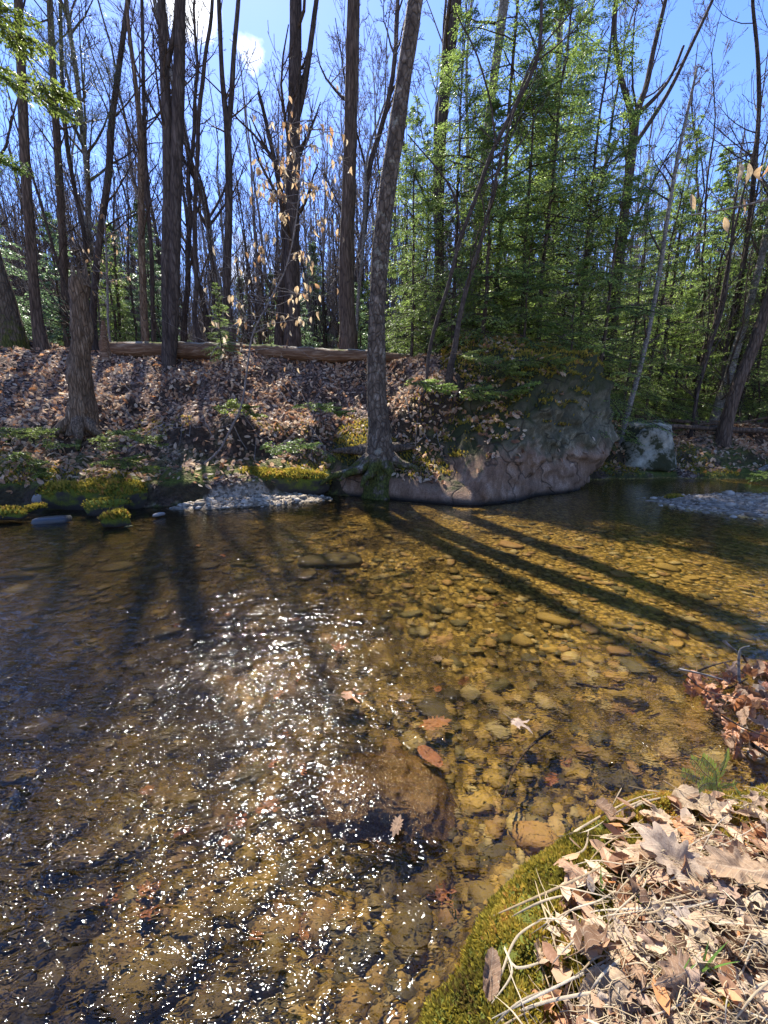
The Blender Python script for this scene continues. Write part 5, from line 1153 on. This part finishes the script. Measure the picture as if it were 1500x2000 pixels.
for (px, py) in ((1290, 1600), (1410, 1640), (1480, 1600), (1370, 1760), (1120, 1700), (1480, 1560), (1060, 1860), (1100, 1960)):
    put_leaf(px, py, rg.uniform(60, 90), int(rg.integers(14)), 'single dry leaf resting on the green moss of the near bank', 'stray dry leaves on the moss', dz=.03)
# dry straw blades
def blade(pts, w, label, group, mat='straw', name='dry_straw', cat='straw'):
    P = np.array([near_xy(a, b_, h_) for a, b_, h_ in pts]); n = 26; Q, _ = resample(P, np.ones(len(P)), n); T = norm(np.gradient(Q, axis=0)); S = norm(np.cross(T, np.array([0.2, -.4, 1.0]))); wd = (w / 2 / F * .34) * np.sin(np.linspace(.12, 3.05, n)) ** .6
    ridge = norm(np.cross(S, T)) * wd[:, None] * .5
    V = np.stack([Q - S * wd[:, None], Q + ridge, Q + S * wd[:, None]], 1).reshape(-1, 3); b = Q[0].copy()
    Fc = np.array([[i * 3 + k, i * 3 + k + 1, i * 3 + k + 4, i * 3 + k + 3] for i in range(n - 1) for k in (0, 1)])
    o = obj(name, mesh_np(name, V - b, Fc, M[mat])); o.location = b; return tag(o, label, cat, group)
L1 = 'flattened pale straw blade bent over the mossy bank'; G1 = 'dry straw blades on the near bank'
hand = [[(1290, 1548, .02), (1240, 1560, .06), (1180, 1590, .09), (1120, 1625, .06), (1070, 1650, .02)], [(1285, 1552, .02), (1220, 1578, .07), (1190, 1600, .06)], [(1300, 1556, .02), (1250, 1570, .05), (1200, 1602, .05)], [(1218, 1532, .10), (1200, 1565, .08), (1188, 1590, .04)], [(1218, 1532, .10), (1260, 1542, .08), (1290, 1546, .03)],
        [(1185, 1600, .06), (1140, 1625, .05), (1065, 1640, .04), (1010, 1680, .03)], [(1150, 1620, .05), (1140, 1660, .04), (1095, 1675, .03)], [(1080, 1870, .03), (1010, 1890, .08), (985, 1850, .10), (1000, 1900, .06), (960, 1960, .04)], [(1060, 1795, .04), (1010, 1830, .09), (980, 1900, .06), (965, 1955, .02)],
        [(1440, 1740, .05), (1350, 1770, .08), (1240, 1775, .08), (1160, 1780, .06), (1140, 1800, .03)], [(1045, 1720, .04), (1060, 1770, .08), (1080, 1830, .06), (1095, 1890, .03)], [(1055, 1760, .04), (1090, 1800, .08), (1150, 1820, .05)], [(1110, 1775, .05), (1150, 1800, .07), (1210, 1815, .05), (1280, 1815, .03)],
        [(1200, 1800, .04), (1250, 1870, .08), (1330, 1930, .04)], [(1210, 1860, .04), (1120, 1910, .08), (1030, 1955, .09), (960, 1990, .05)], [(1260, 1930, .05), (1150, 1940, .08), (1040, 1965, .06), (950, 2010, .04)], [(1480, 1620, .03), (1400, 1612, .06), (1300, 1608, .05)], [(1400, 1600, .03), (1360, 1560, .07), (1330, 1532, .03)],
        [(1500, 1760, .05), (1460, 1700, .08), (1420, 1660, .04)], [(1340, 1940, .05), (1400, 1960, .08), (1470, 2010, .03)], [(1270, 1680, .09), (1250, 1720, .07), (1225, 1750, .03)], [(1180, 1690, .04), (1120, 1720, .08), (960, 1790, .03)], [(1000, 1790, .04), (1060, 1760, .09), (1120, 1745, .05)],
        [(1150, 1940, .06), (1180, 1900, .09), (1230, 1860, .03)], [(950, 2020, .03), (1010, 1960, .08), (1080, 1930, .06), (1150, 1900, .03)]]
for h_ in hand: blade([(a, b_, c * .5) for a, b_, c in h_], rg.uniform(7, 12), L1, G1)
for i in range(120):
    px, py = rg.uniform(950, 1500), rg.uniform(1620, 2020)
    if px < np.interp(py, [1600, 1750, 2000], [1200, 1080, 960]): continue
    a = rg.normal(2.7, .5) if rg.uniform() < .7 else rg.uniform(0, 3.14); L = rg.uniform(60, 190); dx, dy = math.cos(a) * L, math.sin(a) * L * .8
    pts = [(px - dx / 2, py - dy / 2, .02), (px - dx / 5 + rg.normal(0, 8), py - dy / 5 + rg.normal(0, 8), rg.uniform(.03, .05)), (px + dx / 5 + rg.normal(0, 5), py + dy / 5 + rg.normal(0, 5), rg.uniform(.03, .05)), (px + dx / 2, py + dy / 2, .02)]
    blade(pts, rg.uniform(3.0, 8), L1, G1)
# fine dry needles and grass shreds matted into the litter
n = 1700; px = rg.uniform(900, 1560, n); py = rg.uniform(1560, 2080, n); k = px > np.interp(py, [1560, 1650, 1750, 2000], [1330, 1210, 1100, 1010]) + rg.uniform(-10, 160, n); px, py = px[k], py[k]
xx = (px - 750) / F; uu = (1000 - py) / F; dd_ = np.stack([xx, CP + uu * SP, -SP + uu * CP], -1); zz = np.full(len(px), .3)
for _ in range(10):
    c0 = CAM + dd_ * ((zz - CAM[2]) / dd_[:, 2])[:, None]; zz = H(c0[:, 0], c0[:, 1])
n = len(c0); a = rg.normal(2.7, .8, n); L = rg.lognormal(math.log(.035), .5, n); D = np.stack([np.cos(a), np.sin(a), rg.normal(0, .12, n)], -1)
q = [c0 + D * (L * t_)[:, None] + rg.normal(0, .0015, (n, 3)) for t_ in (-.5, -.17, .17, .5)]
for q_ in q: q_[:, 2] = H(q_[:, 0], q_[:, 1]) + .018
V, Fc = tubes(np.stack([q_ + [0, 0, 0] for q_ in q], 1) + np.array([0, 0, 1]) * rg.uniform(0, .03, (n, 1, 1)), np.full((n, 4), .0007) * rg.uniform(.6, 1.6, (n, 1)), 3)
tag(obj('dry_needles', mesh_np('dry_needles', V, Fc, M['straw'])), 'fine dry needles and grass shreds matted over the near bank litter', kind='stuff')
# green grass tufts
for i, (px, py, n, hh, lab) in enumerate([(1365, 1915, 7, 70, 'bright green grass tuft beside the reddish leaf'), (1320, 1930, 4, 60, 'narrow green grass tuft left of the bright one'), (1172, 1750, 4, 45, 'small green grass tuft in the middle of the moss'), (1285, 1540, 4, 34, 'little grass tuft near the crest of the moss'), (890, 1830, 4, 40, 'grass tuft at the water side of the mossy bank'), (1155, 1555, 3, 22, 'tiny grass tuft at the upper edge of the moss')]):
    p0 = near_xy(px, py, 0); root = empty('grass_tuft', p0, lab, 'grass')
    t = p0[1] / ray(px, py)[1]
    for j in range(n):
        a = rg.uniform(0, 6.28); L = hh / F * t * rg.uniform(.7, 1.15) * 1.3; sp = rg.uniform(.1, .5); m = 7; u = np.linspace(0, 1, m)
        Q = np.stack([math.cos(a) * sp * L * u ** 1.6, math.sin(a) * sp * L * u ** 1.6, L * (u - .15 * sp * u ** 2)], -1); wd = .0028 * (1 - u) ** .6 + .0002; S = np.array([-math.sin(a), math.cos(a), 0])
        V = np.stack([Q - S * wd[:, None], Q + S * wd[:, None]], 1).reshape(-1, 3); Fc = np.array([[k * 2, k * 2 + 1, k * 2 + 3, k * 2 + 2] for k in range(m - 1)]); obj('blade', mesh_np('blade', V, Fc, M['grass']), root)
# small fir/hemlock seedling on the mound: every needle is real
def seedling():
    base = near_xy(1405, 1560, 0); root = empty('hemlock_seedling', base, 'small bright green conifer seedling at the crest of the near mossy bank', 'seedling')
    tw = [[(1405, 1560, 0), (1400, 1530, .05), (1398, 1505, .08)], [(1400, 1528, .05), (1375, 1510, .06), (1360, 1490, .07), (1350, 1482, .075)], [(1400, 1525, .05), (1412, 1500, .07), (1418, 1480, .085), (1420, 1468, .09)], [(1402, 1535, .04), (1370, 1522, .05), (1345, 1512, .06), (1332, 1508, .06)],
          [(1403, 1540, .03), (1430, 1530, .05), (1440, 1545, .04)], [(1400, 1530, .05), (1380, 1530, .05), (1365, 1540, .04)], [(1404, 1545, .03), (1395, 1560, .04), (1380, 1575, .03)], [(1404, 1545, .03), (1420, 1560, .04), (1436, 1575, .03)], [(1398, 1505, .08), (1385, 1490, .085), (1372, 1478, .085)]]
    Vn = []; tb = []
    for t_ in tw:
        P = np.array([near_xy(a, b_, 0) * [1, 1, 0] + [0, 0, float(H(*near_xy(a, b_, 0)[:2]))] for a, b_, c in t_]); P = np.array([at(a, b_, base[1] - .03 * k_) for k_, (a, b_, c) in enumerate(t_)])
        Q, _ = resample(P, np.ones(len(P)), 22); T = norm(np.gradient(Q, axis=0)); tb.append((resample(P, np.ones(len(P)), 8)[0][None], np.full((1, 8), .0009), 4))
        for i in range(2, 22):
            for s in (-1, 1):
                lat = norm(np.cross(T[i], np.array([0, -.9, .5]))) * s; d = norm(lat + T[i] * .45 + rg.normal(0, .08, 3)); L = .021 * (1 - .45 * (i / 22) ** 3) * rg.uniform(.85, 1.1); w = norm(np.cross(d, np.array([0, -.8, .6]))) * .0011
                q = Q[i]; Vn += [q - w * .5, q + w * .5, q + d * L * .7 + w, q + d * L, q + d * L * .7 - w]
    Vn = np.array(Vn); m = len(Vn) // 5; f3 = (np.array([[0, 1, 2], [0, 2, 4], [4, 2, 3]])[None] + (np.arange(m) * 5)[:, None, None]).reshape(-1, 3)
    obj('needles', mesh_np('needles', Vn - base, f3, M['hem_lit'], False, {'rnd': np.random.default_rng(3).uniform(.1, .8, len(Vn))}), root); obj('stem', limb_mesh('stem', tb, M['twig'], base, .0008), root)
seedling()
# leaf and stick debris pile at the right edge
rg = np.random.default_rng(71)
def deb_xy(px, py, h_=.0):
    d = ray(px, py); z = .1
    for _ in range(14):
        t = (z - CAM[2]) / d[2]; p = CAM + d * t; z = .6 * z + .4 * (max(float(H(p[0], p[1])), 0) + h_)
    return CAM + d * ((z - CAM[2]) / d[2])
for i in range(95):
    a = rg.uniform(0, 1); px = 1340 + 190 * rg.uniform() ** .8; py = rg.uniform(1300, 1480)
    if px < np.interp(py, [1290, 1330, 1400, 1480], [1400, 1330, 1390, 1440]): continue
    p_ = deb_xy(px, py, rg.uniform(.0, .09)); j_ = int(rg.integers(14)); kn = {'maple': 'lobed maple', 'oak': 'wavy edged oak', 'beech': 'oval beech'}[BIG[j_][0]]; put_leaf(px, py, rg.uniform(30, 62), j_, kn + ' leaf caught in the debris pile at the right edge', kn + ' leaves in the debris pile', mat=['leaf_obj', 'wetleaf'][int(rg.integers(2))] if i % 3 else 'wetleaf', tilt=1.0, p=p_)
sticks = [([(1326, 1307), (1370, 1316), (1420, 1330)], 7, 'bleached stick pointing left out of the debris pile'), ([(1414, 1252), (1432, 1268), (1445, 1276)], 9, 'short broken stick at the top of the debris pile'), ([(1444, 1330), (1443, 1290), (1447, 1268), (1464, 1262)], 8, 'hooked stick standing up from the debris pile'),
          ([(1450, 1280), (1462, 1300), (1478, 1320)], 6, 'slanting bare stick right of the hooked one'), ([(1365, 1310), (1390, 1300), (1430, 1290)], 6, 'pale stick lying across the back of the debris pile'), ([(1340, 1318), (1380, 1350), (1430, 1360), (1500, 1380)], 4, 'long thin curved stem along the debris pile'),
          ([(1410, 1398), (1450, 1420), (1500, 1440)], 6, 'dark stick at the foot of the debris pile'), ([(1470, 1455), (1500, 1475), (1530, 1495)], 14, 'orange brown split stick below the debris pile'), ([(1380, 1345), (1420, 1345), (1460, 1325)], 7, 'grey stick buried among the debris leaves')]
for i, (pts, w, lab) in enumerate(sticks):
    base = deb_xy(*pts[-1 if i not in (1, 2, 3) else 0], .05); P, R = px_line([(a, b_, w) for a, b_ in pts], base[1] - .02, .0); b = P[0].copy(); o = tag(obj('stick', trunk_mesh('stick', P, R * .65 * np.linspace(1, .5, len(R)), M['bark_pale' if i in (0, 1, 2) else 'bark_brown'], 7, 16, .15, 0, b, 900 + i)), lab, 'stick'); o.location = b
# wooden stub at right of the seedling
P, R = px_line([(1474, 1510, 28), (1475, 1490, 27), (1476, 1473, 24)], 1.28); b = P[0].copy(); o = tag(obj('stump', trunk_mesh('stump', P, R, M['bark_pale'], 14, 14, .08, .1, b, 7)), 'short cut wooden stub standing behind the conifer seedling', 'stump'); o.location = b
V, Fc = tubes(np.array([P[-1], P[-1] + [0, 0, .002]]), np.array([R[-1], .001]), 14); obj('cut_face', mesh_np('cut_face', V - b, Fc, M['bark_pale']), o)
# leaves and twigs floating in the stream
rg = np.random.default_rng(83)
for i in range(34):
    px, py = rg.uniform(60, 1250), rg.uniform(1060, 1900); p_ = at_z(px, py, -.2); h = float(H(p_[0], p_[1]))
    if h > -.12 or near_d(p_[0], p_[1]) > -.1: continue
    p_ = at_z(px, py, h + .035); t = p_[1] / ray(px, py)[1]; put_leaf(px, py, rg.uniform(.05, .10) * 753 / t, int(rg.integers(14)), 'waterlogged dead leaf lying among stones on the stream bed', 'sunken leaves on the stream bed', mat='wetleaf', tilt=.3, p=p_, flatz=.6)
def float_leaf(px, py, w, i_, lab, z=.012, yaw=0, mat='wetleaf', fz=.35):
    p_ = at_z(px, py, z); put_leaf(px, py, w, i_, lab, None, yaw, mat, .06, 0, p_, fz)
float_leaf(1010, 1412, 66, 0, 'orange brown maple leaf floating above the twig', .02, -.8, 'leaf_obj', .5)
float_leaf(775, 1612, 44, 5, 'pinkish leaf stuck below the wet brown rock', .02, 1.2, 'leaf_obj', .5)
float_leaf(680, 1358, 80, 3, 'rust red leaf snagged on the greenish slab', .0, .2)
float_leaf(662, 1270, 60, 6, 'submerged rust coloured leaf upstream of the olive boulder', -.03, 1.6)
float_leaf(855, 1300, 46, 6, 'dark maple leaf resting on the olive stone', -.10, 2.5, 'leaf_obj')
float_leaf(850, 1418, 64, 1, 'dark red leaf wedged above the wet brown rock', -.04, .2)
float_leaf(840, 1478, 70, 4, 'golden brown leaf folded against the wet brown rock', -.02, -.8, 'wetleaf')
float_leaf(790, 1365, 36, 2, 'pale leaf fragment drifting below the olive boulder', -.02, .5, 'leaf_obj')
float_leaf(1275, 1325, 36, 4, 'small tan leaf drifting near the debris pile', .0, .9, 'leaf_obj')
float_leaf(285, 1560, 40, 3, 'brown leaf under the glitter at left', -.08, .9)
for pts, w, z, lab in [([(1076, 1428), (1030, 1465), (1003, 1505), (985, 1560)], 5, -.01, 'thin brown twig lying diagonally in the water'), ([(1267, 1268), (1285, 1274), (1310, 1282)], 4, .012, 'small pale twig floating in front of the debris pile'), ([(1125, 1338), (1160, 1344), (1215, 1350)], 8, -.02, 'waterlogged stick under the rippled surface at right')]:
    P = np.array([at_z(a, b_, z) for a, b_ in pts]); R = np.array([w / 2 / F * np.linalg.norm(q - CAM) * .9 for q in P]) * np.linspace(1, .7, len(P)); b = P[0].copy(); o = tag(obj('twig', trunk_mesh('twig', P, R, M['bark_brown'], 7, 18, .1, 0, b, 4)), lab, 'twig'); o.location = b

for o_ in bpy.data.objects:
    if o_.type == 'MESH' and (o_.name.startswith(('ground', 'river', 'stone', 'boulder', 'fallen_leaf', 'twig')) ): o_.cycles.is_caustics_receiver = True
